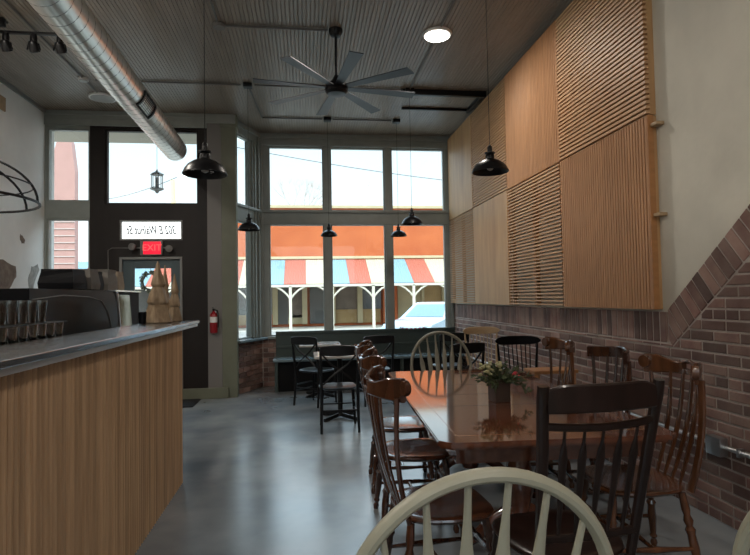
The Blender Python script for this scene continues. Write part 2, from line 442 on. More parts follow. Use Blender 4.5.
# big bay windows
b = MB()
Y1 = YW+.14
b.box(-.72,XR,YW,Y1,3.97,ZC)                # head
b.box(-.72,-.57,YW,Y1,.80,3.97); b.box(2.37,XR,YW,Y1,.80,3.97)
b.box(-.57,2.37,YW,Y1,2.62,2.82)            # transom bar
b.box(.325,.435,YW-.01,Y1,.80,2.62); b.box(1.345,1.455,YW-.01,Y1,.80,2.62)
b.box(.325,.435,YW-.01,Y1,2.82,3.97); b.box(1.345,1.455,YW-.01,Y1,2.82,3.97)
b.box(-.70,XR,YW-.03,YW,4.02,4.07,.006); b.box(-.70,XR,YW-.045,YW,2.80,2.845,.006); b.box(-.70,XR,YW-.03,YW,2.60,2.625,.006)
b.box(-.70,-.66,YW-.04,YW,.8,4.05,.006); b.box(2.43,2.47,YW-.04,YW,.8,4.05,.006); b.box(-.70,2.47,YW-.025,YW,3.9,3.95,.006)
struct(b.build('wall_front_bay', M['trim'], smooth=0))
n = 5
for x0,x1 in ((-.57,.325),(.435,1.345),(1.455,2.37)):
    window(n,x0,x1,2.82,3.90,YW+.03,M['trim'],.022); window(n+1,x0,x1,.80,2.62,YW+.03,M['trim'],.022); n += 2
b = MB(); b.box(-.57,2.37,YW,Y1,3.90,3.97); b.box(-.75,XR,YW-.06,Y1,.76,.80,.008)
struct(b.build('trim_3', M['trim'], smooth=0))
# canted side of the bay
P0 = Vector((-1.03,YD+.12,0)); P1 = Vector((-.70,YW,0)); dd = P1-P0; LS = dd.length
mt = Matrix.Translation(P0) @ Matrix.Rotation(math.atan2(dd.y,dd.x),4,'Z')
b = MB()
b.box(0,.06,0,.14,.8,ZC,0,mt); b.box(LS-.24,LS,0,.14,.8,ZC,0,mt)
b.box(.06,LS-.24,0,.14,2.60,2.82,0,mt); b.box(.06,LS-.24,0,.14,3.92,ZC,0,mt)
b.box(LS-.10,LS-.06,-.03,0,.8,4.05,.006,mt); b.box(LS-.2,LS-.17,-.02,0,.8,3.95,.006,mt)
b.box(0,LS,-.04,0,2.80,2.84,.006,mt); b.box(0,LS,-.03,0,4.02,4.07,.006,mt); b.box(0,.03,-.02,0,.8,4,.006,mt)
struct(b.build('wall_front_bay_side', M['trim'], smooth=0))
window(11,.06,LS-.24,2.82,3.92,.03,M['trim'],.022,mtx=mt)
window(12,.06,LS-.24,.80,2.60,.03,M['trim'],.022,mtx=mt)
b = MB(); b.box(-.02,LS+.02,-.12,.16,.76,.80,.01,mt)
struct(b.build('trim_4', M['bench_seat'], smooth=0))
b = MB(); b.box(0,LS,0,.14,0,.76,0,mt); b.box(-.70,XR,YW,Y1,0,.76)
kw = struct(b.build('wall_front_knee', M['mortar'], smooth=0))
b = MB()
for r_ in range(10):
    z = .004+r_*.0775; u = (-bw/2 if r_%2 else 0)
    while u < LS:
        u0, u1 = max(u,0)+.005, min(u+bw,LS)-.005
        if u1-u0 > .02: b.box(u0,u1,-.014,.01,z,min(z+.066,.757),.003,mt)
        u += bw
    u = -.70-(bw/2 if r_%2 else 0)
    while u < XR:
        u0,u1 = max(u,-.68)+.005, min(u+bw,XR)-.005
        if u1-u0 > .02: b.box(u0,u1,YW-.014,YW+.01,z,min(z+.066,.757),.003)
        u += bw
b.build('brick_facing', M['brick'], kw, smooth=0)

# ------------------------------------------------------------------ right wall slat panels
ZS = (1.275, 2.665, 4.05); YS = (3.55, 4.90, 6.27, 7.62, 8.93)
def slat_panel(i, row, style, label):
    y0, y1 = YS[i]+.008, YS[i+1]-.008; z0, z1 = ZS[row]+.005, ZS[row+1]-.005
    root = empty('slat_panel', (XR,(y0+y1)/2,z0), 0, label, 'wall panel', 'oak wall panels on the right wall')
    h = z1-z0; w = (y1-y0)/2; xf = -.075
    if style == 'v':
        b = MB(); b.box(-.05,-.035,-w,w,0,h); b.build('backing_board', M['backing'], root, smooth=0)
        b = MB(); nn = 38; pw = 2*w/nn
        for k in range(nn):
            c = -w+pw*(k+.5)
            b.prism([(c-pw*.33,-.05),(c-pw*.33,xf+.004),(c-pw*.22,xf),(c+pw*.22,xf),(c+pw*.33,xf+.004),(c+pw*.33,-.05)], lambda u,v,t: Vector((v,u,t)), 0, h)
        b.build('vertical_slats', M['oak'], root, smooth=0)
        for q_ in (-w,w-.03):
            b = MB(); b.box(-.035,0,q_,q_+.03,0,h); b.build('batten', M['oak_pale'], root, smooth=0)
        b = MB(); b.box(xf,-.03,-w-.012,-w,0,h); b.build('side_strip', M['honey'] if i==0 else M['oak'], root, smooth=0)
    elif style == 'plain':
        b = MB(); b.box(xf,-.035,-w,w,0,h,.003); b.build('board', M['oak_pale'], root, smooth=0)
        for q_ in (-w,w-.03):
            b = MB(); b.box(-.035,0,q_,q_+.03,0,h); b.build('batten', M['oak_pale'], root, smooth=0)
    else:
        b = MB(); nn = 38 ; ph = h/nn
        for k in range(nn):
            z = ph*(k+.5); b.box(xf,-.045,-w,w,z-ph*(.21 if row==0 else .27),z+ph*(.21 if row==0 else .27))
        b.build('horizontal_slats', M['oak_h'], root, smooth=0)
        for yy in (-w+.0,-.0275,w-.055):
            b = MB(); b.box(-.045,0,yy,yy+.055,0,h); b.build('batten', M['oak_pale'], root, smooth=0)
    return root
slat_panel(0,0,'v','large panel of vertical oak slats nearest the camera, standing on the brick ledge')
slat_panel(0,1,'h','panel of horizontal oak slats nearest the camera, up against the ceiling')
slat_panel(1,0,'h','lower panel of spaced horizontal slats beside the largest vertical-slat panel')
slat_panel(1,1,'v','upper panel of vertical oak slats between the two upper horizontal-slat panels')
slat_panel(2,0,'plain','lower smooth oak panel between two horizontal-slat panels')
slat_panel(2,1,'h','upper horizontal-slat panel directly behind the black pendant lamp over the table')
slat_panel(3,0,'h','lower horizontal-slat panel in the corner beside the bay window')
slat_panel(3,1,'plain','upper smooth oak panel in the corner beside the bay window')
for zz, lb in ((1.944,'small wooden peg sticking out beside lower near slat panel'),(2.584,'small wooden peg sticking out beside the seam between near slat panels')):
    b = MB(); b.box(XR-.06,XR,3.47,3.54,zz-.012,zz+.012,.003); tag(b.build('wall_peg', M['tan']), lb, 'peg')
# wall conduit
c = empty('wall_conduit', (XR,3.0,.47), 0, 'thin steel electrical conduit running low along the brick wall with a junction box', 'conduit')
b = MB(); b.turned((-.035,-4.5,0),(-.035,5.6,0),[(0,.012),(1,.012)]); b.build('pipe', M['steel'], c)
b = MB(); b.box(-.075,-.021,-.02,.10,-.055,.055,.005); b.build('junction_box', M['steel'], c)
b = MB(); b.box(-.056,-.015,-.14,-.12,-.025,.025,.003); b.build('strap', M['steel'], c)

# ------------------------------------------------------------------ ceiling fittings
def pendant(x,y,zb,sc,label):
    root = empty('pendant_lamp', (x,y,ZC-.007), 0, label, 'pendant lamp', 'black barn pendant lamps')
    h = zb-(ZC-.007); b = MB()
    pr = [(.14,0),(.139,.006),(.135,.012),(.128,.03),(.108,.058),(.075,.082),(.045,.094),(.034,.10),(.034,.125),(.028,.135),(.022,.14)]
    inn = [(r_-.004,z-.003) for r_,z in pr[:7]]
    b.lathe([(r_*sc,h+z*sc) for r_,z in reversed(inn)]+[(r_*sc,h+z*sc) for r_,z in pr], seg=32); b.build('lamp_shade', M['black'], root)
    b = MB(); b.lathe([(r_*sc,h+z*sc) for r_,z in ((.02,.138),(.04,.142),(.04,.15),(.018,.154),(.018,.19),(.010,.205),(.005,.21))], seg=16); b.build('socket', M['black'], root)
    b = MB(); b.lathe([(r_*sc,h+z*sc) for r_,z in ((.012,.09),(.02,.06),(.028,.035),(.02,.018),(.006,.01))], seg=14); b.build('bulb', M['diffuser_off'], root)
    b = MB(); b.turned((0,0,h+.2*sc),(0,0,-.02),[(0,.0025),(1,.0025)],6); b.build('cord', M['black'], root)
    b = MB(); b.box(-.055,.055,-.05,.05,-.05,0,.006); b.build('junction_box', M['black'], root)
pendant(-.622,3.55,2.20,1.0,'large black pendant lamp hanging in front of the dark column and duct end')
pendant(1.42,4.0,2.345,1.0,'black pendant lamp hanging over the dining table before the oak wall panels')
pendant(-.684,6.91,2.266,.99,'black pendant lamp hanging before the narrow side pane of the bay window')
pendant(1.384,6.91,2.34,.99,'black pendant lamp hanging highest in front of the right bay window pane')
pendant(.365,8.15,2.33,.9,'small black pendant lamp before the left mullion of the bay window')
pendant(1.42,8.15,2.325,.9,'small black pendant lamp before the right mullion of the bay window')

# fan
f = empty('ceiling_fan', (.34,5.42,ZC-.007), 0, 'large dark eight-bladed ceiling fan on a long downrod', 'ceiling fan')
hz = 3.50-ZC
b = MB(); b.lathe([(.07,0),(.07,-.03),(.05,-.07),(.02,-.08)]); b.build('canopy', M['black'], f)
b = MB(); b.turned((0,0,-.06),(0,0,hz+.1),[(0,.014),(1,.014)]); b.build('downrod', M['black'], f)
b = MB(); b.lathe([(.02,hz+.15),(.035,hz+.12),(.05,hz+.08),(.10,hz+.06),(.115,hz+.03),(.115,hz-.02),(.09,hz-.045),(.03,hz-.055)]); b.build('motor_housing', M['black'], f)
for k in range(8):
    a = R(9+45*k); m_ = Matrix.Rotation(a,4,'Z'); rt = Matrix.Translation((0,0,hz+.02)) @ m_ @ Matrix.Rotation(R(-6),4,'X')
    b = MB(); b.prism([(.10,-.035),(.3,-.047),(.60,-.058),(.82,-.066),(.83,.06),(.60,.052),(.3,.042),(.10,.035)], lambda u,v,t: rt @ Vector((u,v,t)), -.004, .004)
    b.build('blade', M['fanblade'], f, smooth=0)

def disc(x,y,r_,lit,label,nm='ceiling_light'):
    root = empty(nm, (x,y,ZC-.007), 0, label, 'ceiling light' if nm=='ceiling_light' else 'smoke detector')
    b = MB(); b.lathe([(r_,0),(r_+.008,-.008),(r_,-.028),(r_*.9,-.03)], seg=36); b.build('frame', M['white'], root)
    b = MB(); b.lathe([(r_*.9,-.028),(r_*.86,-.036),(r_*.2,-.04)], seg=36); b.build('diffuser', M['led'] if lit else M['diffuser_off'], root)
    return root
disc(1.385,5.4,.145,True,'round lit ceiling light glowing white above the dining table')
disc(-2.62,7.5,.165,False,'round unlit ceiling light near the front door beside the duct')
for yy,xx,lb in ((1.0,1.385,'unseen round ceiling light added for fill above the foreground chair'),(-1.8,1.385,'unseen round ceiling light added for fill at the back right of the room'),
              (1.6,-2.6,'unseen round ceiling light added for fill above the near end of the bar'),(4.3,-2.6,'unseen round ceiling light added for fill above the black machine'),(-1.8,-1.2,'unseen round ceiling light added for fill at the back left of the room')):
    disc(xx,yy,.145,True,lb)  # out-of-view discs added to brighten the interior
disc(-2.63,6.9,.055,False,'small white smoke detector on the ceiling left of the duct','smoke_detector')
b = MB(); b.lathe([(.06,0),(.065,-.02),(.055,-.04),(.02,-.042)], (-.806,5.41,ZC-.007)); tag(b.build('junction_box', M['greyplastic']), 'round junction box where two ceiling conduits meet left of the fan', 'junction box')
def conduit(pts, label, r_=.011, m=M['conduit']):
    b = MB(); pts = [Vector((*q,ZC-.022)) if len(q)==2 else Vector(q) for q in pts]
    for a,c in zip(pts,pts[1:]): b.sweep([a,c],r_,seg=8)
    return tag(b.build('ceiling_conduit', m), label, 'conduit')
conduit([(-.81,-3.9),(-.81,5.34)],'ceiling conduit running from the camera end to the round junction box')
conduit([(-.74,5.41),(.26,5.41)],'short ceiling conduit from the round junction box to the fan')
conduit([(-2.5,6.91),(-.77,6.91)],'ceiling conduit crossing behind the duct to the bay side junction box')
conduit([(-.60,6.91),(1.30,6.91)],'ceiling conduit crossing behind the fan between two junction boxes')
conduit([(-.68,6.98),(-.60,8.15),(.285,8.15)],'bent ceiling conduit running to the bay left mullion junction box')
conduit([(.445,8.15),(1.34,8.15)],'ceiling conduit closest to the bay between two mullion junction boxes')
conduit([(1.385,-3.9),(1.385,5.22)],'ceiling conduit feeding the lit ceiling light above the table')
conduit([(1.385,5.57),(1.385,6.85)],'ceiling conduit from the lit ceiling light to right bay junction box')
conduit([(-2.62,-3.9),(-2.62,6.82)],'long ceiling conduit left of the round duct')
conduit([(-2.62,6.98),(-2.62,7.3)],'very short ceiling conduit between smoke detector and unlit ceiling light')
conduit([(-2.95,2.0),(-2.95,5.5),(-2.8,5.55)],'ceiling conduit that ends at the track light bar')
# black rail frame by right wall
b = MB(); z0,z1 = ZC-.06,ZC-.007
b.box(1.27,2.42,6.90,6.96,z0-.02,z1,.004); b.box(1.40,2.36,7.58,7.61,z0+.02,z1,.003); b.box(2.36,2.42,6.96,7.63,z0,z1,.004)
tag(b.build('ceiling_rail', M['black']), 'black rectangular rail frame on the ceiling beside the right wall', 'rail')
# track light
t = empty('track_light', (-2.6,5.55,ZC-.007), 0, 'black track light bar with three spotlight heads on left ceiling', 'track light')
b = MB(); b.box(-.45,.42,-.016,.016,-.12,-.095,.002); b.turned((-.3,0,-.1),(-.3,0,0),[(0,.01),(1,.01)]); b.box(-.4,-.2,-.09,-.03,-.08,-.0,.01); b.build('bar', M['black'], t)
for dx,tl in ((-.22,-.06),(.03,-.05),(.27,-.12)):
    b = MB(); b.lathe([(.028,-.12),(.032,-.15),(.03,-.19),(.012,-.2)], (dx,0,0), 14)
    rt = Matrix.Translation((dx,0,-.235)) @ Matrix.Rotation(R(32),4,'X') @ Matrix.Rotation(tl,4,'Y')
    b.sweep([(dx-.06,0,-.27),(dx-.045,0,-.21),(dx,0,-.19),(dx+.045,0,-.21),(dx+.06,0,-.27)],.007,seg=6)
    b.lathe([(.03,.05),(.042,.03),(.045,-.05),(.036,-.055)], (0,0,0), 16, rt); b.build('spotlight_head', M['black'], t)
# duct
p0, p1 = Vector((-1.49,-3.95,3.46)), Vector((-1.735,7.66,3.46)); rd = .152
d = empty('duct', (0,0,ZC), 0, 'round galvanised spiral ventilation duct hanging below the ceiling', 'duct')
b = MB(); ax = (p1-p0); ln = ax.length; ax.normalize(); q = ax.to_track_quat('Z','Y').to_matrix().to_4x4(); off = Vector((0,0,-ZC))
b.lathe([(rd,0),(rd,ln),(rd-.004,ln),(rd-.004,ln-.02),(.01,ln-.021)], p0+off, 40, q); b.build('pipe', M['duct'], d)
b = MB(); pts = []; tt = 0
nn = int(ln/.13*20)
for i in range(nn):
    a = 2*PI*i/20; s1 = i/20*.13
    pts.append(p0+off+(q @ Vector((rd*math.cos(a), rd*math.sin(a), s1))))
b.sweep(pts,.003,.0025,seg=4); b.build('spiral_seam', M['greyplastic'], d)
# register on the duct
m_ = Matrix.Translation(p0+off) @ q @ Matrix.Translation((0,0,10.15)) @ Matrix.Rotation(0,4,'Z')
gx = empty('vent_anchor'); bpy.data.objects.remove(gx)
b = MB()
def ductpt(ang, s1, rr): return p0+off+(q @ Vector((rr*math.cos(ang), rr*math.sin(ang), s1)))
# find the angle of q frame that points right-down in the world
best = min(range(360), key=lambda a: -((q @ Vector((math.cos(R(a)), math.sin(R(a)),0))).dot(Vector((.87,0,-.50)))))
A0 = R(best)
for (sa,sb,aa,ab) in ((9.45,9.48,-.55,.55),(9.85,9.88,-.55,.55),(9.45,9.88,-.55,-.47),(9.45,9.88,.47,.55)):
    rr = [[ductpt(A0+u, s1, r_) for (s1,r_) in ((sa,rd-.002),(sb,rd-.002),(sb,rd+.016),(sa,rd+.016))] for u in lin(aa,ab,9)]
    b.rings(rr)
rg = b.build('register_frame', M['black'], d, smooth=0)
b = MB()
for k in range(8):
    u = -.44+.88*k/7; rr = [[ductpt(A0+u+du_, s1, rd+h_) for du_,h_ in ((-.01,.001),(.012,.001),(.03,.013),(.01,.013))] for s1 in (9.48,9.85)]
    b.rings(rr)
b.build('louvres', M['black'], rg, smooth=0)
for s1 in (2.2,5.2,8.2):
    b = MB(); cc = p0+off+ax*s1
    b.turned(cc+Vector((0,0,rd)),(cc.x,cc.y,-.007),[(0,.004),(1,.004)],6); b.build('hanger', M['black'], d)

# ------------------------------------------------------------------ sign, extinguisher, mat, door things
e = empty('exit_sign', (-2.15,YD-.002,2.16), 0, 'red lit exit sign with two emergency lamp heads above the door', 'exit sign')
b = MB(); b.box(-.16,.145,-.05,0,-.11,.10,.008); b.build('housing', M['greyplastic'], e)
b = MB(); b.box(-.115,.125,-.056,-.049,-.095,.085,.003); fc = b.build('sign_face', M['exitred'], e)
text_mesh('EXIT', .13, 'exit_lettering', M['exitlet'], fc, Matrix.Translation((.005,-.057,-.005)) @ Matrix.Rotation(PI/2,4,'X'), .002)
for sx in (-1,1):
    b = MB(); b.lathe([(.02,0),(.045,.02),(.05,.07),(.04,.075)], (sx*.235-.005,-.04,.01-.03*(sx>0)), 14, Matrix.Rotation(R(90),4,'X') @ Matrix.Rotation(R(15*sx),4,'Y')); b.box(min(sx*.15,sx*.24),max(sx*.15,sx*.24),-.03,-.012,-.01,.01); b.build('lamp_head', M['greyplastic'], e)
b = MB(); b.sweep([(-.28,-.008,-.0),(-.55,-.008,0),(-.60,-.008,-.03),(-.60,-.008,-.9)],.007,seg=6); b.build('wire_conduit', M['greyplastic'], e)

x_ = empty('fire_extinguisher', (-1.30,YD-.073,.93), 0, 'red fire extinguisher with white label hanging on grey pilaster', 'fire extinguisher')
x_.scale = (.8,.8,.8)
b = MB(); b.lathe([(.03,0),(.06,.005),(.066,.03),(.066,.30),(.058,.34),(.03,.37),(.022,.38),(.022,.40)], seg=24); b.build('cylinder', M['extred'], x_)
b = MB(); b.lathe([(.0672,.19),(.0672,.29)], seg=24); b.build('label_band', M['white'], x_)
b = MB(); b.box(-.02,.02,-.02,.02,.395,.43,.004); b.box(-.015,.015,-.09,.02,.445,.458,.003); b.box(-.015,.015,-.08,.01,.425,.435,.003); b.build('valve_handle', M['black'], x_)
b = MB(); b.sweep([(.02,-.0,.41),(.07,-.02,.40),(.088,-.03,.32),(.085,-.03,.2),(.08,-.03,.1)],.009,seg=8); b.build('hose', M['black'], x_)
b = MB(); b.box(-.03,.03,.062,.08,.2,.40,.003); b.build('bracket', M['steel'], x_)

b = MB(); b.box(-2.5,-1.48,7.45,8.0,.001,.014,.004); tag(b.build('door_mat', M['mat_']), 'black rubber door mat on the concrete in front of the door', 'door mat')
b = MB(); b.box(XL,XL+.02,6.75,7.06,3.73,3.9,.004); wp = tag(b.build('wall_plaque', M['tan']), 'small brown wooden plaque high on the left wall', 'plaque')

wr_ = empty('door_wreath', (-2.20,YD+.10,1.68), 0, 'dark round leafy wreath hanging outside on the front door glass', 'wreath')
b = MB()
def wleaf(c, d, l, w):
    t_ = d.normalized(); u = t_.orthogonal().normalized(); n_ = t_.cross(u)*.004
    a = [b.bm.verts.new(q) for q in (c+n_, c+t_*l*.5+u*w, c+t_*l, c+t_*l*.5-u*w, c-n_)]
    b.bm.faces.new((a[0],a[1],a[2],a[3])); b.bm.faces.new((a[4],a[3],a[2],a[1]))
for k in range(220):
    a = random.uniform(0,2*PI); r__ = .115+random.uniform(-.02,.02)
    wleaf(Vector((r__*math.cos(a),random.uniform(-.02,.02),r__*math.sin(a))), Vector((math.cos(a+random.uniform(-1.2,1.2)),random.uniform(-.5,.5),math.sin(a+random.uniform(-1.2,1.2)))), .05, .012)
b.build('foliage', M['leaf'], wr_, smooth=0)
b = MB(); b.sweep([(.115*math.cos(2*PI*k/24),0,.115*math.sin(2*PI*k/24)) for k in range(24)],.012,closed=True,seg=6); b.build('ring', M['planter'], wr_)
b = MB(); b.turned((0,-.02,.12),(0,-.02,.20),[(0,.004),(1,.004)],6); b.build('hanger', M['black'], wr_)

# dome rack over the bar
cx,cy,cz,rr_,hh = -2.80,4.6,2.22,.66,.40
dk = empty('hanging_dome_rack', (cx,cy,cz), 0, 'black wire dome rack hanging over the bar at far left', 'hanging rack')
b = MB(); b.sweep([(rr_*math.cos(2*PI*k/40), rr_*math.sin(2*PI*k/40),0) for k in range(40)],.011,closed=True,seg=8); b.build('rim', M['black'], dk)
b = MB()
for k in range(8):
    a = 2*PI*k/8+.2
    b.sweep([(rr_*math.cos(t_)*math.cos(a), rr_*math.cos(t_)*math.sin(a), hh*math.sin(t_)) for t_ in lin(0,PI/2-.03,14)],.010,seg=8)
b.build('ribs', M['black'], dk)
b = MB(); b.sweep([(rr_*.93*math.cos(2*PI*k/40), rr_*.93*math.sin(2*PI*k/40),hh*.36) for k in range(40)],.006,closed=True,seg=6); b.build('hoop', M['black'], dk)
b = MB(); b.turned((0,0,hh-.01),(0,0,ZC-cz-.01),[(0,.02),(.02,.006),(.98,.006),(1,.03)]); b.build('hanging_rod', M['black'], dk)

# ------------------------------------------------------------------ bar
br = empty('bar_counter', (-.96,2.4,0), 0, 'long bar counter clad in vertical oak slats with zinc top', 'bar counter')
BY0,BY1 = -1.8,2.02   # local to 2.4 -> far end 4.42
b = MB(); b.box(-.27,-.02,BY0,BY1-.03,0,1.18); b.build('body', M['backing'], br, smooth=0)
b = MB(); nn = 96; pw = (BY1-BY0)/nn
for k in range(nn):
    c = BY0+pw*(k+.5)
    b.prism([(c-pw*.29,-.02),(c-pw*.30,-.002),(c-pw*.2,.006),(c,.009),(c+pw*.2,.006),(c+pw*.30,-.002),(c+pw*.29,-.02)], lambda u,v,t: Vector((v,u,t)), .0, 1.18)
b.build('front_slats', M['barwood'], br, smooth=0)
b = MB(); b.box(-.27,-.0,BY1-.03,BY1,0,1.18,.002); b.build('end_panel', M['oak_pale'], br, smooth=0)
b = MB(); b.box(-.29,.062,BY0,2.42,1.205,1.23,.003); b.build('zinc_top', M['zinc'], br, smooth=0)
b = MB(); b.box(-.28,.05,BY0,2.40,1.18,1.205,.002); b.build('under_rail', M['edge'], br, smooth=0)
b = MB(); b.box(-2.15,-1.26,.5,5.10,.0,1.03); b.box(-2.19,-1.26,.45,5.15,1.03,1.07,.004)
tag(b.build('back_worktop', M['blackmatte'], smooth=0), 'dark lower worktop behind the bar counter', 'worktop')

# display case / machine
mc = empty('counter_machine', (-1.45,3.1,1.07), 0, 'long black machine with rounded hood standing behind the bar top', 'machine')
def yz(u,v,t): return Vector((t,u,v))
b = MB()
pr = [(.0,0),(.0,.41)] + [(1.20+.17*math.sin(t_), .245+.17*math.cos(t_)) for t_ in lin(0,PI/2*.82,8)] + [(1.44,0)]
b.prism(pr, yz, -.50, 0); b.build('housing', M['blackgloss'], mc, smooth=30)
b = MB(); b.sweep([(.004,.02,.35),(.004,.4,.375),(.004,.8,.365),(.004,1.02,.34),(.004,1.14,.27),(.004,1.24,.12)],.0035,seg=6); b.build('hood_seam', M['greyplastic'], mc)
b = MB(); b.prism([(1.36,0),(1.28,.38),(1.28,.41),(2.02,.41),(2.02,0)], yz, -.48, -.03); b.build('inner_case', M['blackmatte'], mc, smooth=0)
b = MB(); b.prism([(1.46,.03),(1.38,.385),(1.72,.385),(1.82,.03)], yz, -.03, -.018); b.build('glass_front', M['caseglass'], mc, smooth=0)
b = MB(); b.prism([(1.36,.41),(1.36,.422),(2.02,.422),(2.02,.41)], yz, -.48, -.01); b.build('steel_lid', M['chrome'], mc, smooth=0)
b = MB(); b.sweep([(0,1.45,.02),(0,1.36,.40)],.009,seg=6); b.build('edge_trim', M['steel'], mc)
# things on the machine
def bag(x,y,z,w,dp,h,m,label,nm='paper_bag',gr=None):
    b = MB(); rr = []
    for k,(t_,s1) in enumerate(((0,1),(.3,1.03),(.6,.97),(.85,.9),(1,.93))):
        rr.append([Vector((x+sx*w/2*s1*random.uniform(.95,1.04), y+sy*dp/2*s1*random.uniform(.95,1.04), z+h*t_)) for sx,sy in ((-1,-1),(1,-1),(1,1),(-1,1))])
    b.rings(rr); return tag(b.build(nm, m, smooth=0), label, 'bag' if nm=='paper_bag' else 'box', gr)
bag(-1.66,4.02,1.494,.22,.24,.135,M['blackmatte'],'black box standing on the machine at its left end','storage_box')
bag(-1.64,4.27,1.494,.20,.18,.15,M['paper'],'grey paper bag on the machine between the black box and the tan bag')
bag(-1.64,4.45,1.494,.16,.09,.14,M['blackmatte'],'narrow black box on the machine between two paper bags','storage_box')
bag(-1.64,4.64,1.494,.20,.22,.165,M['paper'],'taupe paper bag on the machine beside the narrow black box')
bag(-1.63,4.87,1.494,.16,.14,.16,M['kraft'],'crumpled tan paper bag at the right end on the machine')

# tumblers in tiers behind the bar top
g0 = None; k = 0
def tumbler(loc, label, inv):
    b = MB(); h = .11; r1,r2 = (.040,.030) if inv else (.030,.040)
    b.lathe([(r1-.004,.004),(r2-.003,h),(r2,h),(r1,0),(r1-.01,0)] if not inv else [(r2-.01,h),(r2,h),(r1,0),(r1-.003,0),(r2-.004,h-.006)], seg=16)
    return tag(b.build('tumbler', M['tumbler'], loc=loc), label, 'glass', 'stacked tumblers behind the bar top')
lowest = tumbler((-1.315,2.44,1.072),'clear glass tumbler in the bottom tier of the stack at the bar',False)
mid = None
for tier in range(3):
    for i in range(8 if tier<2 else 6):
        for j in range(2):
            if tier==0 and i==0 and j==0: continue
            lb = ('clear glass tumbler in the bottom tier of the stack at the bar','clear glass tumbler in the middle tier of the stack at the bar','clear glass tumbler in the top tier of the stack at the bar')[tier]
            
            c = lowest.copy(); COL.objects.link(c); c['label'] = lb
            c.location = (-1.315-.092*j, 2.44+.092*i+random.uniform(-.004,.004), 1.072+.116*tier)
b0 = None
for tier in (1,2):
    b = MB(); b.box(-1.455,-1.27,2.39,3.13 if tier==1 else 3.13,1.1825+.116*(tier-1),1.187+.116*(tier-1))
    tag(b.build('glass_tray', M['black'], smooth=0), ('black tray between the bottom and middle tumbler tiers','black tray between the middle and top tumbler tiers')[tier-1], 'tray')
# utensils: syrup pump and pot near the stack
b = MB(); b.lathe([(.035,0),(.038,.02),(.038,.17),(.02,.21),(.014,.25),(.018,.26),(.018,.28)], (-1.56,2.95,1.071), 18); tag(b.build('syrup_bottle', M['greyplastic']), 'grey bottle between the tumblers and the black machine', 'bottle')

# carved trees
def tree(x,y,h,r_,label):
    b = MB(); prof=[(r_*.55,0),(r_*.95,.01)]
    prof = [(r_*.9,0),(r_,.02*h),(r_*.86,.12*h),(r_*.62,.30*h),(r_*.66,.31*h),(r_*.74,.34*h),(r_*.60,.46*h),(r_*.40,.58*h),(r_*.46,.60*h),(r_*.52,.63*h),(r_*.34,.76*h),(r_*.2,.86*h),(r_*.12,.95*h),(.004,h)]
    rr=[]
    for k,(a,z) in enumerate(prof):
        rr.append([Vector((a*(1+.12*math.cos(5*t_+k*.6))*math.cos(t_), a*(1+.12*math.cos(5*t_+k*.6))*math.sin(t_), z)) for t_ in [2*PI*j/20 for j in range(20)]])
    b.rings(rr); return tag(b.build('carved_tree', M['carved'], loc=(x,y,1.231)), label, 'carved tree', 'carved wooden trees at the bar end')
tree(-1.125,4.38,.475,.10,'tallest and widest carved wooden tree on the bar top')
tree(-1.165,4.76,.47,.052,'slender carved wooden tree behind and between the other two')
tree(-1.065,4.66,.39,.058,'shortest carved wooden tree nearest the end of the bar top')
for x,y,lb in ((-1.12,4.56,'small black candle cup between the carved wooden trees'),(-1.20,4.24,'small black cup between the machine and the tallest carved tree')):
    b = MB(); b.lathe([(.02,0),(.026,.004),(.03,.09),(.026,.09),(.02,.01)], (x,y,1.231), 16); tag(b.build('candle_cup', M['blackgloss']), lb, 'cup')

# ------------------------------------------------------------------ bench in the bay
bn = empty('window_bench', (.95,8.6,0), 0, 'dark green built bench with tall back under the bay window', 'bench')
b = MB(); b.box(-1.42,1.50,.20,.25,.0,.885,.006); b.box(-1.42,1.50,.17,.20,.84,.885,.006); b.box(-1.40,1.50,.18,.20,.62,.66,.004); b.build('backrest', M['bench'], bn, smooth=0)
b = MB(); b.box(-1.44,1.52,-.28,.18,.45,.49,.008); b.build('seat', M['bench_seat'], bn, smooth=0)
b = MB(); b.box(-1.38,1.50,-.20,-.17,0,.45); b.build('front_panel', M['blackmatte'], bn, smooth=0)
for x in (-1.42,-.45,.5,1.45):
    b = MB(); b.box(x,x+.05,-.25,-.2,0,.45,.004); b.build('leg', M['bench'], bn, smooth=0)
b = MB(); b.box(-1.42,-1.38,-.20,.20,0,.45,.003); b.build('side_panel', M['bench'], bn, smooth=0)
gl = empty('bead_garland', (1.75,8.75,.90), 0, 'string of red and white beads lying along the bench back', 'garland')
for k in range(13):
    b = MB(); b.ball((-.22+.035*k,0,-.02*math.sin(k/12*PI)),.014,2); b.build('bead', M['red'] if k%2 else M['white'], gl)
b = MB(); b.sweep([(-.24+.035*k,0,-.02*math.sin(max(0,min(1,(k-.5)/12))*PI)) for k in range(14)],.003,seg=5); b.build('string', M['white'], gl)

# ------------------------------------------------------------------ dining table
TW, TL = 1.12, 2.36
tb = empty('dining_table', (.58,2.37,0), R(-3.0), 'long glossy dark cherry dining table with clipped corners', 'dining table')
zt = .75
def plate(b, ins, z0, z1, cl=.05):
    a0,a1,c0,c1 = ins,TW-ins,ins,TL-ins
    b.prism([(a0+cl,c0),(a1-cl,c0),(a1,c0+cl),(a1,c1-cl),(a1-cl,c1),(a0+cl,c1),(a0,c1-cl),(a0,c0+cl)], lambda u,v,t: Vector((u,v,t)), z0, z1)
b = MB(); plate(b,0,zt-.022,zt-.004); plate(b,.006,zt-.004,zt); plate(b,.012,zt-.034,zt-.022); tt = b.build('tabletop', M['tablewood'], tb, smooth=0)
b = MB()
for (x0,x1,y0,y1) in ((.10,.106,.12,TL-.12),(TW-.106,TW-.10,.12,TL-.12),(.10,TW-.10,.12,.126),(.10,TW-.10,TL-.126,TL-.12)): b.box(x0,x1,y0,y1,zt-.001,zt+.0006)
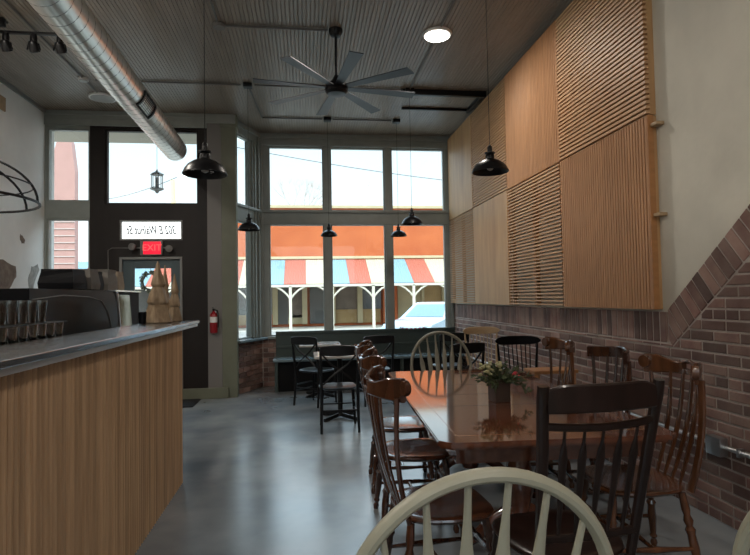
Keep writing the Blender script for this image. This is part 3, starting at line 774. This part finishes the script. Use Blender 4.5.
b.build('inlay_line', M['inlay'], tt, smooth=0)
b = MB()
for y in (.80,1.17,1.56): b.box(.005,TW-.005,y,y+.0025,zt-.002,zt+.0005)
b.build('leaf_seam', M['espresso'], tt, smooth=0)
b = MB(); b.box(.10,TW-.10,.13,.155,zt-.13,zt-.034); b.box(.10,TW-.10,TL-.155,TL-.13,zt-.13,zt-.034); b.box(.10,.125,.155,TL-.155,zt-.13,zt-.034); b.box(TW-.125,TW-.10,.155,TL-.155,zt-.13,zt-.034)
b.build('apron', M['tablewood'], tb, smooth=0)
for y in (.62,TL-.62):
    b = MB(); b.lathe([(.06,.10),(.07,.13),(.05,.2),(.075,.3),(.085,.38),(.06,.48),(.05,.56),(.075,.6),(.16,.66),(.17,zt-.034)], (TW/2,y,0), 20); b.build('pedestal', M['tablewood'], tb)
    for sx in (-1,1):
        b = MB(); b.sweep([(TW/2+sx*.04,y,.20),(TW/2+sx*.15,y,.15),(TW/2+sx*.26,y,.06),(TW/2+sx*.33,y,.028)],[.03,.032,.028,.026],[.05,.04,.03,.026],side=(0,1,0),seg=8); b.build('foot', M['tablewood'], tb)
# planter
pl = empty('flower_box', (1.175,3.25,zt+.001), R(8), 'small dark wooden box of dried flowers on the dining table', 'flower box')
b = MB(); b.box(-.05,.05,-.05,-.04,0,.135,.002); b.box(-.05,.05,.04,.05,0,.135,.002); b.box(-.05,-.04,-.04,.04,0,.135,.002); b.box(.04,.05,-.04,.04,0,.135,.002); b.box(-.04,.04,-.04,.04,0,.11); b.build('box', M['planter'], pl, smooth=0)
b = MB()
def leafquad(b, p, dirv, l, w):
    t_ = dirv.normalized(); u = t_.cross(Vector((random.uniform(-1,1),random.uniform(-1,1),random.uniform(-1,1)))).normalized(); nn_ = t_.cross(u)*.004
    p1_ = p+t_*l*.5+u*w; p2_ = p+t_*l*.5-u*w; p3_ = p+t_*l
    a = [b.bm.verts.new(q) for q in (p+nn_,p1_+nn_,p3_,p2_+nn_,p-nn_)]
    b.bm.faces.new((a[0],a[1],a[2],a[3])); b.bm.faces.new((a[4],a[3],a[2],a[1]))
for k in range(46):
    a = random.uniform(0,2*PI); el = random.uniform(-.15,1.1); L_ = random.uniform(.08,.17)
    dv_ = Vector((math.cos(a)*math.cos(el)*1.15, math.sin(a)*math.cos(el), math.sin(el)*.75)); st = Vector((random.uniform(-.03,.03),random.uniform(-.03,.03),.12)); en = st+dv_*L_
    b.sweep([st,st.lerp(en,.5)+Vector((0,0,.012)),en],.0016,seg=4)
    for j in range(9): leafquad(b, st.lerp(en,random.uniform(.25,1)), dv_+Vector((random.uniform(-.8,.8),random.uniform(-.8,.8),random.uniform(-.6,.6))), random.uniform(.025,.05), random.uniform(.006,.011))
b.build('foliage', M['leaf'], pl, smooth=0)
b = MB()
for k in range(26):
    a = random.uniform(0,2*PI); q = Vector((-.05+random.uniform(-.07,.07), random.uniform(-.06,.06), .19+random.uniform(-.03,.05))); b.ball(q,random.uniform(.010,.018),1,(1,1,.7))
b.build('pale_blossoms', M['sage'], pl, smooth=0)
b = MB()
for k in range(9): b.ball((.095+random.uniform(-.025,.025), -.04+random.uniform(-.02,.02), .15+random.uniform(-.012,.02)),.011,1)
b.build('red_blossoms', M['red'], pl, smooth=0)
b = MB(); b.sweep([(.05,-.03,.13),(.11,-.06,.10),(.155,-.08,.055)],.002,seg=4)
for k in range(8): leafquad(b, Vector((.11+.006*k,-.06-.003*k,.10-.006*k)), Vector((random.uniform(-.2,1),random.uniform(-1,.4),random.uniform(-.6,.6))), .035,.009)
b.build('trailing_sprig', M['leaf'], pl, smooth=0)

# ------------------------------------------------------------------ chairs (front = +Y, origin on floor under the seat)
TURN = [(0,.014),(.05,.019),(.10,.013),(.14,.020),(.17,.014),(.22,.017),(.42,.022),(.55,.019),(.60,.025),(.64,.015),(.70,.023),(.76,.015),(.82,.02),(1,.017)]
def turned_legs(root, m, s=.17, f_=.17, bk=-.17, sp=.05, z=.42):
    for sx in (-1,1):
        for yy,q in ((f_,1),(bk,-1)):
            b = MB(); b.turned((sx*(s+sp),yy+q*sp,0),(sx*s*.9,yy,z),TURN,10); b.build('leg', m, root)
def stretchers(root, m, s=.2, y0=-.19, y1=.19, z=.17, boxy=True):
    for sx in (-1,1):
        b = MB(); b.turned((sx*s,y0,z),(sx*s,y1,z),[(0,.009),(.3,.012),(.5,.016),(.7,.012),(1,.009)],8); b.build('stretcher', m, root)
    b = MB(); b.turned((-s,0,z),(s,0,z),[(0,.009),(.3,.012),(.5,.016),(.7,.012),(1,.009)],8); b.build('stretcher', m, root)
    if boxy:
        b = MB(); b.turned((-s*.98,y1+.005,z+.09),(s*.98,y1+.005,z+.09),[(0,.009),(.15,.012),(.3,.02),(.4,.013),(.5,.021),(.6,.013),(.7,.02),(.85,.012),(1,.009)],8); b.build('stretcher', m, root)
def saddle(root, m, w=.235, d0=-.21, d1=.23, z=.45, th=.035):
    b = MB(); rr=[]
    def ring(sc,zz,dip=0):
        r_=[]
        for k in range(32):
            a = 2*PI*k/32; ca,sa = math.cos(a),math.sin(a)
            ca = math.copysign(abs(ca)**.55,ca); sa = math.copysign(abs(sa)**.6,sa)
            wy = w*(1.0 if sa>0 else .86+.14*(1+sa))
            r_.append(Vector((ca*wy*sc, (d0+d1)/2+sa*(d1-d0)/2*sc, zz)))
        return r_
    b.rings([ring(.86,z-th),ring(.96,z-th*.7),ring(1,z-th*.35),ring(.985,z-.004),ring(.95,z),ring(.8,z-.003),ring(.5,z-.009),ring(.15,z-.011)])
    return b.build('seat', m, root)

def bow_chair(nm, m, label, cat='chair', H=1.055, Wd=.285):
    root = empty(nm, (0,0,0), 0, label, cat)
    saddle(root, m, .245); turned_legs(root, m); stretchers(root, m, boxy=False)
    # hoop in a plane leaning back; plane y = -.19 - .17*(z-.45)
    def P(x,z): return Vector((x, -.185-.20*(z-.45), z))
    b = MB(); pts=[]
    zc = H-.33
    for t_ in lin(-.0,PI,33): pts.append(P(-Wd*math.cos(t_)*(1), zc+ (H-zc)*math.sin(t_)**.92 if 0<t_<PI else zc))
    leg = lambda sx: [P(sx*(.17+(Wd-.17)*u**.8), .445+(zc-.445)*u) for u in (0,.25,.5,.75,.92)]
    pts = leg(-1)+pts+list(reversed(leg(1)))
    b.sweep(pts,.0165,.0145,side=(0,1,.2),seg=10); b.build('hoop', m, root)
    for i in range(6):
        u = (i-2.5)/2.5; xb = u*.135; xt = u*.205
        zt_ = zc+(H-zc)*math.sqrt(max(0,1-(xt/Wd)**2))-.012
        b = MB(); ks = [(0,.006),(.2,.007),(.30,.010),(.44,.021),(.66,.023),(.78,.0125),(.88,.008),(1,.007)]
        b.sweep([P(xb+(xt-xb)*k_, .445+(zt_-.445)*k_) for k_,_ in ks],[w for _,w in ks],[max(.0048,min(.007,w)) for _,w in ks],side=(1,0,0),seg=8)
        b.build('spindle', m, root)
    return root
cA = bow_chair('bow_back_chair', M['cream'], 'cream bow-back chair in the foreground cut off by the bottom edge')
def place(o,x,y,rz): o.location=(x,y,0); o.rotation_euler=(0,0,R(rz))

def pressback(nm, m, label, slot=True, H=1.06, ears=True):
    root = empty(nm, (0,0,0), 0, label, 'chair')
    saddle(root, m, .23); turned_legs(root, m); stretchers(root, m)
    hw = .235
    yb = lambda z: -.19-.24*(z-.45)
    curve = lambda x: .11*(abs(x)/hw)**2.2
    zl = H-.105
    def zlo(x): return zl+.012*math.cos(x/hw*PI/2)
    def zhi(x):
        u = abs(x)/hw
        return H-.014-(.018*u if not ears else .022*math.sin(min(1,u*1.3)*PI)-.012*u)
    yf = lambda x: yb(H-.05)+curve(x)
    xs = lin(-hw,hw,29)
    b = MB()
    if slot:
        sl = .042; zm0,zm1 = H-.062,H-.036
        b.slab([x for x in lin(-hw,-sl,11)],yf,zlo,zhi,.024); b.slab([x for x in lin(sl,hw,11)],yf,zlo,zhi,.024)
        b.slab(lin(-sl,sl,7),yf,zlo,lambda x:zm0,.024); b.slab(lin(-sl,sl,7),yf,lambda x:zm1,zhi,.024)
    else: b.slab(xs,yf,zlo,zhi,.024)
    if ears:
        for sx in (-1,1):
            b.lathe([(.012,-.017),(.034,-.014),(.036,0),(.034,.014),(.012,.017)],(sx*(hw-.004),yf(hw)+.004,H-.045),18,Matrix.Rotation(R(90),4,'X') @ Matrix.Rotation(R(sx*25),4,'Y'))
    b.build('crest_rail', m, root)
    for sx in (-1,1):   # broad curved outer posts
        b = MB(); ks = lin(0,1,9)
        b.sweep([(sx*(.195+.03*math.sin(k_*PI*.5)), yb(.44+(zl-.42)*k_)+curve(.2)*(k_**1.3)-.018*math.sin(k_*PI), .44+(zl-.42)*k_) for k_ in ks],[.021-.004*math.sin(k_*PI) for k_ in ks],.011,side=(1,.35*-sx,0),seg=10,power=.7); b.build('back_post', m, root)
    for i in range(4):
        x = (i-1.5)*.08; b = MB(); ks = lin(0,1,9)
        b.sweep([(x*(.85+.15*k_), yb(.44+(zl-.42)*k_)+curve(x)*k_-.022*math.sin(k_*PI), .44+(zl-.42)*k_) for k_ in ks],[.013+.007*math.sin(k_*PI)**1 for k_ in ks],.006,side=(1,0,0),seg=8); b.build('back_slat', m, root)
    return root
cB = pressback('press_back_chair', M['brown'], 'dark brown press-back chair nearest on the left side of the table')
cB2 = pressback('press_back_chair', M['chestnut'], 'chestnut chair with slotted crest nearest the conduit on the right')
cB3 = pressback('press_back_chair', M['brown'], 'brown chair with plain curved crest, middle one on the right side', slot=False, ears=False)

def arrow_chair(label):
    m = M['espresso']; root = empty('arrow_back_chair', (0,0,0), 0, label, 'chair'); H = 1.095
    saddle(root, m, .235); stretchers(root, m, .19)
    yb = lambda z: -.19-.20*(z-.45)
    for sx in (-1,1):
        b = MB(); b.turned((sx*.22,.22,0),(sx*.18,.17,.42),TURN,10); b.build('leg', m, root)
        b = MB(); b.turned((sx*.21,-.24,0),(sx*.19,-.17,.42),TURN,10); b.build('leg', m, root)
        b = MB(); b.sweep([(sx*.185,yb(.43),.43),(sx*.195,yb(.6),.6),(sx*.21,yb(.85),.85),(sx*.224,yb(1.04),1.04),(sx*.226,yb(H-.004),H-.004)],[.017,.019,.02,.021,.019],[.014]*5,side=(1,0,0),seg=8,power=.6); b.build('back_post', m, root)
    cv = lambda x: -.03*(1-(x/.22)**2)
    b = MB(); b.slab(lin(-.212,.212,21),lambda x: yb(1.05)+cv(x),lambda x:.995,lambda x: H-.02+.018*math.sin(min(1,(1-abs(x)/.212)*3)*PI/2),.02); b.build('crest_rail', m, root)
    b = MB(); b.slab(lin(-.210,.210,21),lambda x: yb(.95)+cv(x),lambda x:.935-.008*(1-(x/.21)**2),lambda x:.962-.008*(1-(x/.21)**2),.018); b.build('back_rail', m, root)
    b = MB(); b.slab(lin(-.188,.188,15),lambda x: yb(.53)+cv(x)*.5,lambda x:.515,lambda x:.545,.018); b.build('back_rail', m, root)
    for i in range(5):
        x = (i-2)*.070; ks = [(0,.006),(.12,.009),(.4,.013),(.62,.016),(.72,.018),(.80,.013),(.87,.006),(1,.005)]
        b = MB(); b.sweep([(x*(.92+.1*k_), yb(.54+.40*k_)+cv(x)*(.5+.5*k_), .54+.40*k_) for k_,_ in ks],[w for _,w in ks],[.006]*8,side=(1,0,0),seg=8); b.build('arrow_spindle', m, root)
    return root
cC = arrow_chair('near-black arrow-back chair with its back to the camera at near table end')

def cross_chair(label):
    m = M['black']; root = empty('cross_back_chair', (0,0,0), 0, label, 'chair', 'black cross-back chairs around the small tables'); H = .91
    yb = lambda z: -.19-.16*(z-.45)
    saddle(root, m, .215, -.20,.21, .46,.03)
    for sx in (-1,1):
        b = MB(); b.sweep([(sx*.195,-.225,0),(sx*.19,-.20,.25),(sx*.188,yb(.45),.45),(sx*.192,yb(.7),.7),(sx*.198,yb(.88)+.01,.885)],[.014,.017,.018,.016,.014],seg=8); b.build('rear_leg_and_post', m, root)
        b = MB(); b.turned((sx*.19,.19,0),(sx*.165,.165,.43),[(0,.012),(.4,.017),(1,.018)],10); b.build('leg', m, root)
        b = MB(); b.sweep([(sx*.178,yb(.80)+.004,.815),(sx*.09,yb(.71)-.012,.715),(0,yb(.65)-.018*sx*.6-.004,.65),(-sx*.10,yb(.57)-.01,.575),(-sx*.17,yb(.49),.50)],[.012]*5,[.005]*5,side=(sx*.6,0,.8),seg=6); b.build('cross_strip', m, root)
        for z in (.19,.27):
            b = MB(); b.turned((sx*.19,-.2,z),(sx*.18,.18,z),[(0,.009),(1,.009)],8); b.build('stretcher', m, root)
    cv = lambda x: -.025*(1-(x/.2)**2)
    b = MB(); b.slab(lin(-.20,.20,17),lambda x: yb(.87)+cv(x),lambda x:.80+.012*(abs(x)/.2)**2,lambda x:H-.012*(abs(x)/.2)**3,.02); b.build('crest_rail', m, root)
    for y,z in ((.185,.23),(-.20,.23),(.185,.14)):
        b = MB(); b.turned((-.185,y,z),(.185,y,z),[(0,.009),(1,.009)],8); b.build('stretcher', m, root)
    return root
cD = cross_chair('black cross-back chair with its back to the camera at the nearer small table')

def comb_chair(nm, m, label, H=.98, sc=1):
    root = empty(nm, (0,0,0), 0, label, 'chair')
    saddle(root, m, .22); turned_legs(root, m); stretchers(root, m, boxy=False)
    yb = lambda z: -.19-.2*(z-.45); cv = lambda x: .06*(abs(x)/.23)**2
    b = MB(); zc=H-.045
    b.slab(lin(-.234,.234,25),lambda x: yb(H-.04)+cv(x),lambda x: zc-.045*math.sqrt(max(.02,1-(abs(x)/.236)**4)),lambda x: zc+.045*math.sqrt(max(.02,1-(abs(x)/.236)**4)),.022); b.build('crest_rail', m, root)
    for sx in (-1,1):
        b = MB(); b.sweep([(sx*.17,yb(.44),.44),(sx*.19,yb(.7),.7),(sx*.205,yb(zc)+cv(.2),zc-.03)],[.012,.014,.010],seg=8); b.build('back_post', m, root)
    for i in range(7):
        x=(i-3)*.043; b = MB(); b.sweep([(x*.8,yb(.44),.44),(x,yb(.7)-.006,.7),(x*1.05,yb(zc-.03)+cv(x),zc-.03)],[.005,.0065,.005],seg=6); b.build('spindle', m, root)
    return root
cE = comb_chair('comb_back_chair', M['blackgloss'], 'black comb-back chair with wide oval crest beyond the table by the brick wall')
cE2 = comb_chair('comb_back_chair', M['tan'], 'tan chair with wide oval crest against the brick wall near the bay', H=1.02)

place(cA, .335, 1.33, 0); cA.rotation_euler = (0,0,R(2))
c = dup(cA, (1.302,1.0,0), R(-60), 'cream bow-back chair of which only a sliver shows at bottom right')
cfar = bow_chair('bow_back_chair', M['greycream'], 'weathered cream bow-back chair at the far end of the dining table'); place(cfar, 1.26, 4.78, 180)
place(cB, .60, 2.52, -86)
dup(cB, (.66,3.42,0), R(-92), 'dark brown press-back chair second from the camera on the left side of the table')
dup(cB, (.70,4.12,0), R(-94), 'dark brown press-back chair farthest from the camera on the left side of the table')
place(cB2, 1.66, 2.66, 84)
dup(cB2, (1.70,4.02,0), R(84), 'chestnut chair with slotted crest farthest along the right side of the table')
place(cB3, 1.76, 3.42, 88)
place(cC, .99, 2.10, 5)
place(cD, .345, 5.92, 0)
G = 'black cross-back chairs around the small tables'
dup(cD, (.13,7.35,0), R(-38), 'black cross-back chair at the far small table, angled towards the bench')
dup(cD, (.90,7.25,0), R(10), 'black cross-back chair in front of the middle of the bench')
dup(cD, (1.95,7.35,0), R(4), 'black cross-back chair behind the weathered cream chair near the bay corner')
place(cE, 2.12, 5.10, 176); place(cE2, 2.12, 6.15, 184)
cs = dup(cD, (1.62,5.80,0), R(14), 'black cross-back chair beyond the dining table between cream and black comb-back chairs')

# small tables
def bistro(x,y,w,label):
    root = empty('bistro_table', (x,y,0), 0, label, 'small table')
    b = MB(); b.box(-w,w,-w,w,.72,.75,.008); b.build('tabletop', M['ped_top'], root, smooth=0)
    b = MB(); b.turned((0,0,.03),(0,0,.72),[(0,.05),(.05,.03),(.95,.03),(1,.06)],14); b.build('pedestal', M['black'], root)
    b = MB()
    for a in (0,PI/2): b.sweep([(-.27*math.cos(a+.785),-.27*math.sin(a+.785),.018),(0,0,.045),(.27*math.cos(a+.785),.27*math.sin(a+.785),.018)],.024,.016,seg=8)
    b.build('cross_base', M['black'], root)
bistro(.39,6.42,.30,'nearer small square pedestal table with pale top between black chairs')
bistro(.20,7.95,.29,'farther small pedestal table with pale top in front of the bench')
# small honey wood side table by the wall
st = empty('side_table', (2.15,4.62,0), 0, 'small honey-coloured wooden table by the brick wall beyond the dining table', 'small table')
b = MB(); b.box(-.2,.2,-.12,.12,.71,.74,.008); b.build('tabletop', M['honey'], st, smooth=0)
for sx in (-1,1):
    for sy in (-1,1):
        b = MB(); b.turned((sx*.17,sy*.09,0),(sx*.165,sy*.085,.71),[(0,.014),(.5,.02),(1,.024)],10); b.build('leg', M['honey'], st)

# ------------------------------------------------------------------ outside
b = MB(); b.box(-60,70,9.15,26.5,-.30,-.15); struct(b.build('ground', M['asphalt'], smooth=0))
b = MB(); b.box(-60,70,9.16,12.0,-.15,-.02); b.box(-60,70,26.5,60,-.3,-.14); struct(b.build('sidewalk', M['pavement'], smooth=0))
S = empty('storefront_building', (0,30,-.14), 0, 'orange brick storefront across the street with striped metal awning', 'building')
zg = .14
b = MB(); b.box(-11,22,0,8,3.3+zg,6.35+zg); b.box(-11,22,.6,8,0,3.3+zg); b.build('brick_wall', M['ebrick'], S, smooth=0)
b = MB(); b.box(-11.1,22.1,-.12,.3,6.35+zg,6.5+zg); b.box(-11.02,22.02,-.07,0,3.56+zg,3.70+zg); b.build('coping', M['ecream'], S, smooth=0)
per = 3.30
def panelrun(x0,x1,m):
    b = MB(); top=[]; n_=int((x1-x0)/.12*2)
    yy0,zz0,yy1,zz1 = -.02,3.50+zg,-2.5,2.14+zg
    a=[];c_=[]
    for i in range(n_+1):
        x = x0+(x1-x0)*i/n_; o_ = .025 if i%2 else 0
        a.append((x,yy0,zz0+o_)); c_.append((x,yy1,zz1+o_))
    va=[b.bm.verts.new(q) for q in a]; vc=[b.bm.verts.new(q) for q in c_]
    va2=[b.bm.verts.new((q[0],q[1],q[2]-.05)) for q in a]; vc2=[b.bm.verts.new((q[0],q[1],q[2]-.05)) for q in c_]
    for i in range(n_):
        b.bm.faces.new((va[i],va[i+1],vc[i+1],vc[i])); b.bm.faces.new((va2[i],vc2[i],vc2[i+1],va2[i+1])); b.bm.faces.new((vc[i],vc[i+1],vc2[i+1],vc2[i]))
    b.build('awning_panel', m, S, smooth=0)
# stripes measured across the window: blue, red, cream
x = -2.15-3*per; ms=('ablue','ared','acream'); i=0
while x < 16:
    panelrun(x+.005, x+per/3-.005, M[ms[i%3]]); x += per/3; i += 1
b = MB(); b.box(-11,16,-2.5,-2.38,1.98+zg,2.10+zg); b.box(-11,16,-.08,0,2.9+zg,3.3+zg); b.build('awning_beam', M['epost'], S, smooth=0)
k=0; x=-.73-2.09*4
while x < 16:
    b = MB(); b.box(x-.07,x+.07,-2.5,-2.36,0,2.02+zg)
    for sx in (-1,1): b.sweep([(x,-2.43,1.38+zg),(x+sx*.18,-2.43,1.62+zg),(x+sx*.42,-2.43,1.84+zg),(x+sx*.72,-2.43,2.0+zg)],.055,.05,side=(0,1,0),seg=6)
    b.build('awning_post', M['epost'], S, smooth=0); x += 2.09
# storefront units: (x0,x1,z0,z1,mat,name,depth)
def sf(x0,x1,z0,z1,m,nm,y=.55,dp=.06):
    b = MB(); b.box(x0,x1,y-dp,y,z0+zg,z1+zg); return b.build(nm, m, S, smooth=0)
for x0 in (-11,-4.4,):
    pass
sf(-11,-2.7,.0,.55,M['buff'],'bulkhead'); sf(-11,-2.7,.55,2.9,M['shopglass'],'shop_window')
sf(-2.7,-1.75,0,.55,M['ebrick'],'bulkhead'); sf(-2.7,-1.75,.55,2.9,M['shopdark'],'shop_window')
sf(-1.65,-.95,0,2.7,M['shopglass'],'shop_door'); sf(-.95,.0,.35,2.3,M['shopdark'],'shop_window'); sf(-.95,.0,0,.5,M['ecream'],'bulkhead')
sf(.25,1.35,.0,2.2,M['shopglass'],'shop_door'); sf(.25,1.35,2.35,2.9,M['shopglass'],'fanlight')
sf(1.7,3.05,.75,2.9,M['shopdark'],'shop_window'); sf(1.7,4.2,0,.75,M['buff'],'bulkhead')
sf(3.0,4.25,.75,2.9,M['shopglass'],'shop_window')
for xx in (-1.65,-.05,1.5,3.0,): sf(xx-.12,xx+.16,0,3.3,M['ecream'],'pilaster',.5,.35)
sf(4.3,5.1,0,3.3,M['ebrick'],'brick_pier',.55,.5)
sf(5.2,6.6,0,2.9,M['ecream'],'shop_panel'); sf(6.7,7.8,.5,2.9,M['buff'],'shop_panel'); sf(7.9,12,.9,2.9,M['shopglass'],'shop_window'); sf(7.9,12,0,.9,M['ecream'],'bulkhead')
for xx in (6.6,7.8,9.4): sf(xx-.08,xx+.08,0,3.3,M['ecream'],'pilaster',.5,.3)

# car
CX,CY = 3.1,17.2
ca = empty('parked_car', (CX,CY,-.30), R(50), 'pale blue car parked in the street outside right bay window', 'car')
b = MB(); side = [(0,.35),(.02,.62),(.25,.80),(1.15,.93),(1.35,.97),(2.0,1.42),(2.25,1.50),(3.3,1.50),(3.6,1.44),(4.25,1.05),(4.6,1.0),(4.72,.85),(4.74,.35),(4.3,.28),(.4,.28)]
rr=[]
for y,sc in ((-.88,.0),(-.9,1),(.9,1),(.88,0)):
    rr.append([Vector((u+ (0 if sc else (2.4-u)*.02), y, z-(.0 if sc else 0))) for u,z in side])
def yy_(z): return .90 if z<.95 else .90-(z-.95)*.42
vl=[b.bm.verts.new((u,-yy_(z),z)) for u,z in side]; vr=[b.bm.verts.new((u,yy_(z),z)) for u,z in side]
n_=len(side); b.bm.faces.new(vl); b.bm.faces.new(list(reversed(vr)))
for i in range(n_): b.bm.faces.new((vl[i],vr[i],vr[(i+1)%n_],vl[(i+1)%n_]))
b.build('body', M['carpaint'], ca, smooth=50)
def cw(poly,nm):
    b = MB(); b.prism(poly, lambda u,v,t: Vector((u,-yy_(v)-t,v)), .002,.012); b.build(nm, M['carglass'], ca, smooth=0)
cw([(1.55,1.0),(2.08,1.38),(2.6,1.40),(2.6,1.0)],'side_window'); cw([(2.7,1.0),(2.7,1.40),(3.4,1.40),(3.9,1.05),(3.9,1.0)],'side_window')
b = MB(); b.prism([(-.72,0),(-.56,1),(.56,1),(.72,0)], lambda u,v,t: Vector((1.42+.58*v-t*.6,u,1.0+.40*v+t)), .006,.02); b.build('windscreen', M['carglass'], ca, smooth=0)
for x in (.85,3.85):
    for sy in (-.82,.82):
        b = MB(); b.lathe([(.2,-.11),(.33,-.1),(.34,0),(.33,.1),(.2,.11)],(x,sy,.34),24,Matrix.Rotation(PI/2,4,'X')); b.build('wheel', M['tyre'], ca)
# pink tower
ch = empty('church_tower', (-8.3,20,-.2), 0, 'pale pink lapped tower with pointed top seen through left window', 'tower')
b = MB(); b.prism([(-.55,0),(.40,0),(.40,6.2),(.28,7.2),(.02,7.75),(-.2,7.2),(-.42,6.4),(-.52,5.4)], lambda u,v,t: Vector((u,t,v)), 0, .3); b.build('tower_wall', M['pink'], ch, smooth=0)
b = MB()
for k in range(20):
    z=.3+k*.24; b.box(-.56,.41,-.03,0,z,z+.03)
b.build('lap_lines', M['palelap'], ch, smooth=0)
# canopy soffit over door
b = MB(); b.box(-6.5,-1.25,8.27,10.1,4.22,4.4,.01); cp = tag(b.build('entrance_canopy', M['soffit'], smooth=0), 'tan canopy soffit outside above the front door', 'canopy')
ln_ = empty('hanging_lantern', (-2.475,9.6,4.22), 0, 'hexagonal metal lantern hanging outside above the front door', 'lantern')
b = MB(); b.turned((0,0,0),(0,0,-.60),[(0,.004),(1,.004)],6); b.build('chain', M['greyplastic'], ln_)
b = MB(); b.lathe([(.008,-.58),(.02,-.61),(.11,-.66),(.115,-.675),(.09,-.675)],seg=6); b.build('roof', M['greyplastic'], ln_, smooth=0)
b = MB(); b.lathe([(.09,-.90),(.115,-.905),(.11,-.925),(.04,-.95),(.02,-.985),(.006,-.99)],seg=6)
for k in range(6):
    a=2*PI*k/6; b.turned((.09*math.cos(a),.09*math.sin(a),-.90),(.09*math.cos(a),.09*math.sin(a),-.675),[(0,.007),(1,.007)],5)
b.turned((0,0,-.9),(0,0,-.70),[(0,.025),(.6,.03),(1,.01)],8)
b.build('cage', M['greyplastic'], ln_, smooth=0)
# wires, pole, tree
for a,c,lb in (((-3,16,6.0),(9,18,5.0),'thin power line sagging across the sky beyond the bay window'),((-9,24,5.6),(-3.5,18,5.6),'short power line beside the yellow pole')):
    b = MB(); a=Vector(a); c=Vector(c); b.sweep([a.lerp(c,t_)-Vector((0,0,.5*math.sin(t_*PI)*.4)) for t_ in lin(0,1,12)],.012,seg=5); tag(b.build('power_line', M['wire']), lb, 'power line')
b = MB(); b.turned((-5.35,24,-.1),(-5.55,24,6.55),[(0,.16),(1,.09)],10); tag(b.build('utility_pole', M['yellow']), 'weathered yellow pole rising beyond the front door window', 'pole')
tr = empty('bare_tree', (-1.4,46,-.1), 0, 'leafless tree rising behind the orange building', 'tree')
b = MB()
def branch(p, dv_, l, r_, dep):
    q_ = p+dv_*l; b.sweep([p,p.lerp(q_,.5)+Vector((random.uniform(-.05,.05)*l,0,0)),q_],[r_,r_*.8,r_*.6],seg=5)
    if dep:
        for k in range(3):
            nd = (dv_+Vector((random.uniform(-.75,.75),random.uniform(-.5,.5),random.uniform(-.1,.5)))).normalized(); branch(q_, nd, l*.68, r_*.55, dep-1)
branch(Vector((0,0,0)),Vector((0,0,1)),4.2,.15,5)
b.build('branches', M['bark'], tr, smooth=0)

# ------------------------------------------------------------------ lights, world, camera
def area(x,y,z,p,size=.27,col=(1,.92,.82)):
    l = bpy.data.lights.new('ceiling_lamp','AREA'); l.shape='DISK'; l.size=size; l.energy=p; l.color=col
    o = bpy.data.objects.new('ceiling_lamp', l); COL.objects.link(o); o.location=(x,y,z)
zl_=ZC-.055
area(1.385,5.4,zl_,22)
for x,y,p in ((1.385,1.0,10),(1.385,-1.8,26),(-2.6,1.6,30),(-1.2,-1.8,24),(-2.6,4.3,34)): area(x,y,zl_,p)  # fill lamps added under the unseen ceiling discs
l = bpy.data.lights.new('sun','SUN'); l.energy=2.1; l.angle=R(.6); l.color=(1,.93,.82)
o = bpy.data.objects.new('sun', l); COL.objects.link(o); o.rotation_euler=(R(50),0,R(-28))
w = bpy.data.worlds.new('sky'); bpy.context.scene.world=w; w.use_nodes=True
nt=w.node_tree; N=nt.nodes; L=nt.links; bg=N['Background']
tc=N.new('ShaderNodeTexCoord'); sp=N.new('ShaderNodeSeparateXYZ'); L.new(tc.outputs['Generated'],sp.inputs[0])
rp=N.new('ShaderNodeValToRGB'); L.new(sp.outputs['Z'],rp.inputs[0])
el=rp.color_ramp.elements; el[0].position=.0; el[0].color=(.26,.28,.285,1); el[1].position=.6; el[1].color=(.62,.82,1,1)
e2=el.new(.27); e2.color=(.20,.25,.275,1); e3=el.new(.36); e3.color=(.62,.78,.90,1)
L.new(rp.outputs[0],bg.inputs[0]); bg.inputs[1].default_value=3.4

import math as _m
yaw,pit,rol = R(7.33),R(2.08),R(1.0)
fw=Vector((_m.sin(yaw)*_m.cos(pit),_m.cos(yaw)*_m.cos(pit),_m.sin(pit))); rt_=Vector((_m.cos(yaw),-_m.sin(yaw),0)); up=rt_.cross(fw)
r2=rt_*_m.cos(rol)-up*_m.sin(rol); u2=rt_*_m.sin(rol)+up*_m.cos(rol)
cd=bpy.data.cameras.new('camera'); cam=bpy.data.objects.new('camera',cd); COL.objects.link(cam)
m4=Matrix(((r2.x,u2.x,-fw.x,0),(r2.y,u2.y,-fw.y,0),(r2.z,u2.z,-fw.z,1.4),(0,0,0,1)))
cam.matrix_world=m4; cd.sensor_fit='HORIZONTAL'; cd.sensor_width=36; cd.lens=545/750*36; cd.clip_start=.05; cd.clip_end=300
sc=bpy.context.scene; sc.camera=cam
sc.view_settings.view_transform='Standard'; sc.view_settings.look='None'; sc.view_settings.exposure=0.68; sc.view_settings.gamma=1; sc.view_settings.use_curve_mapping=False
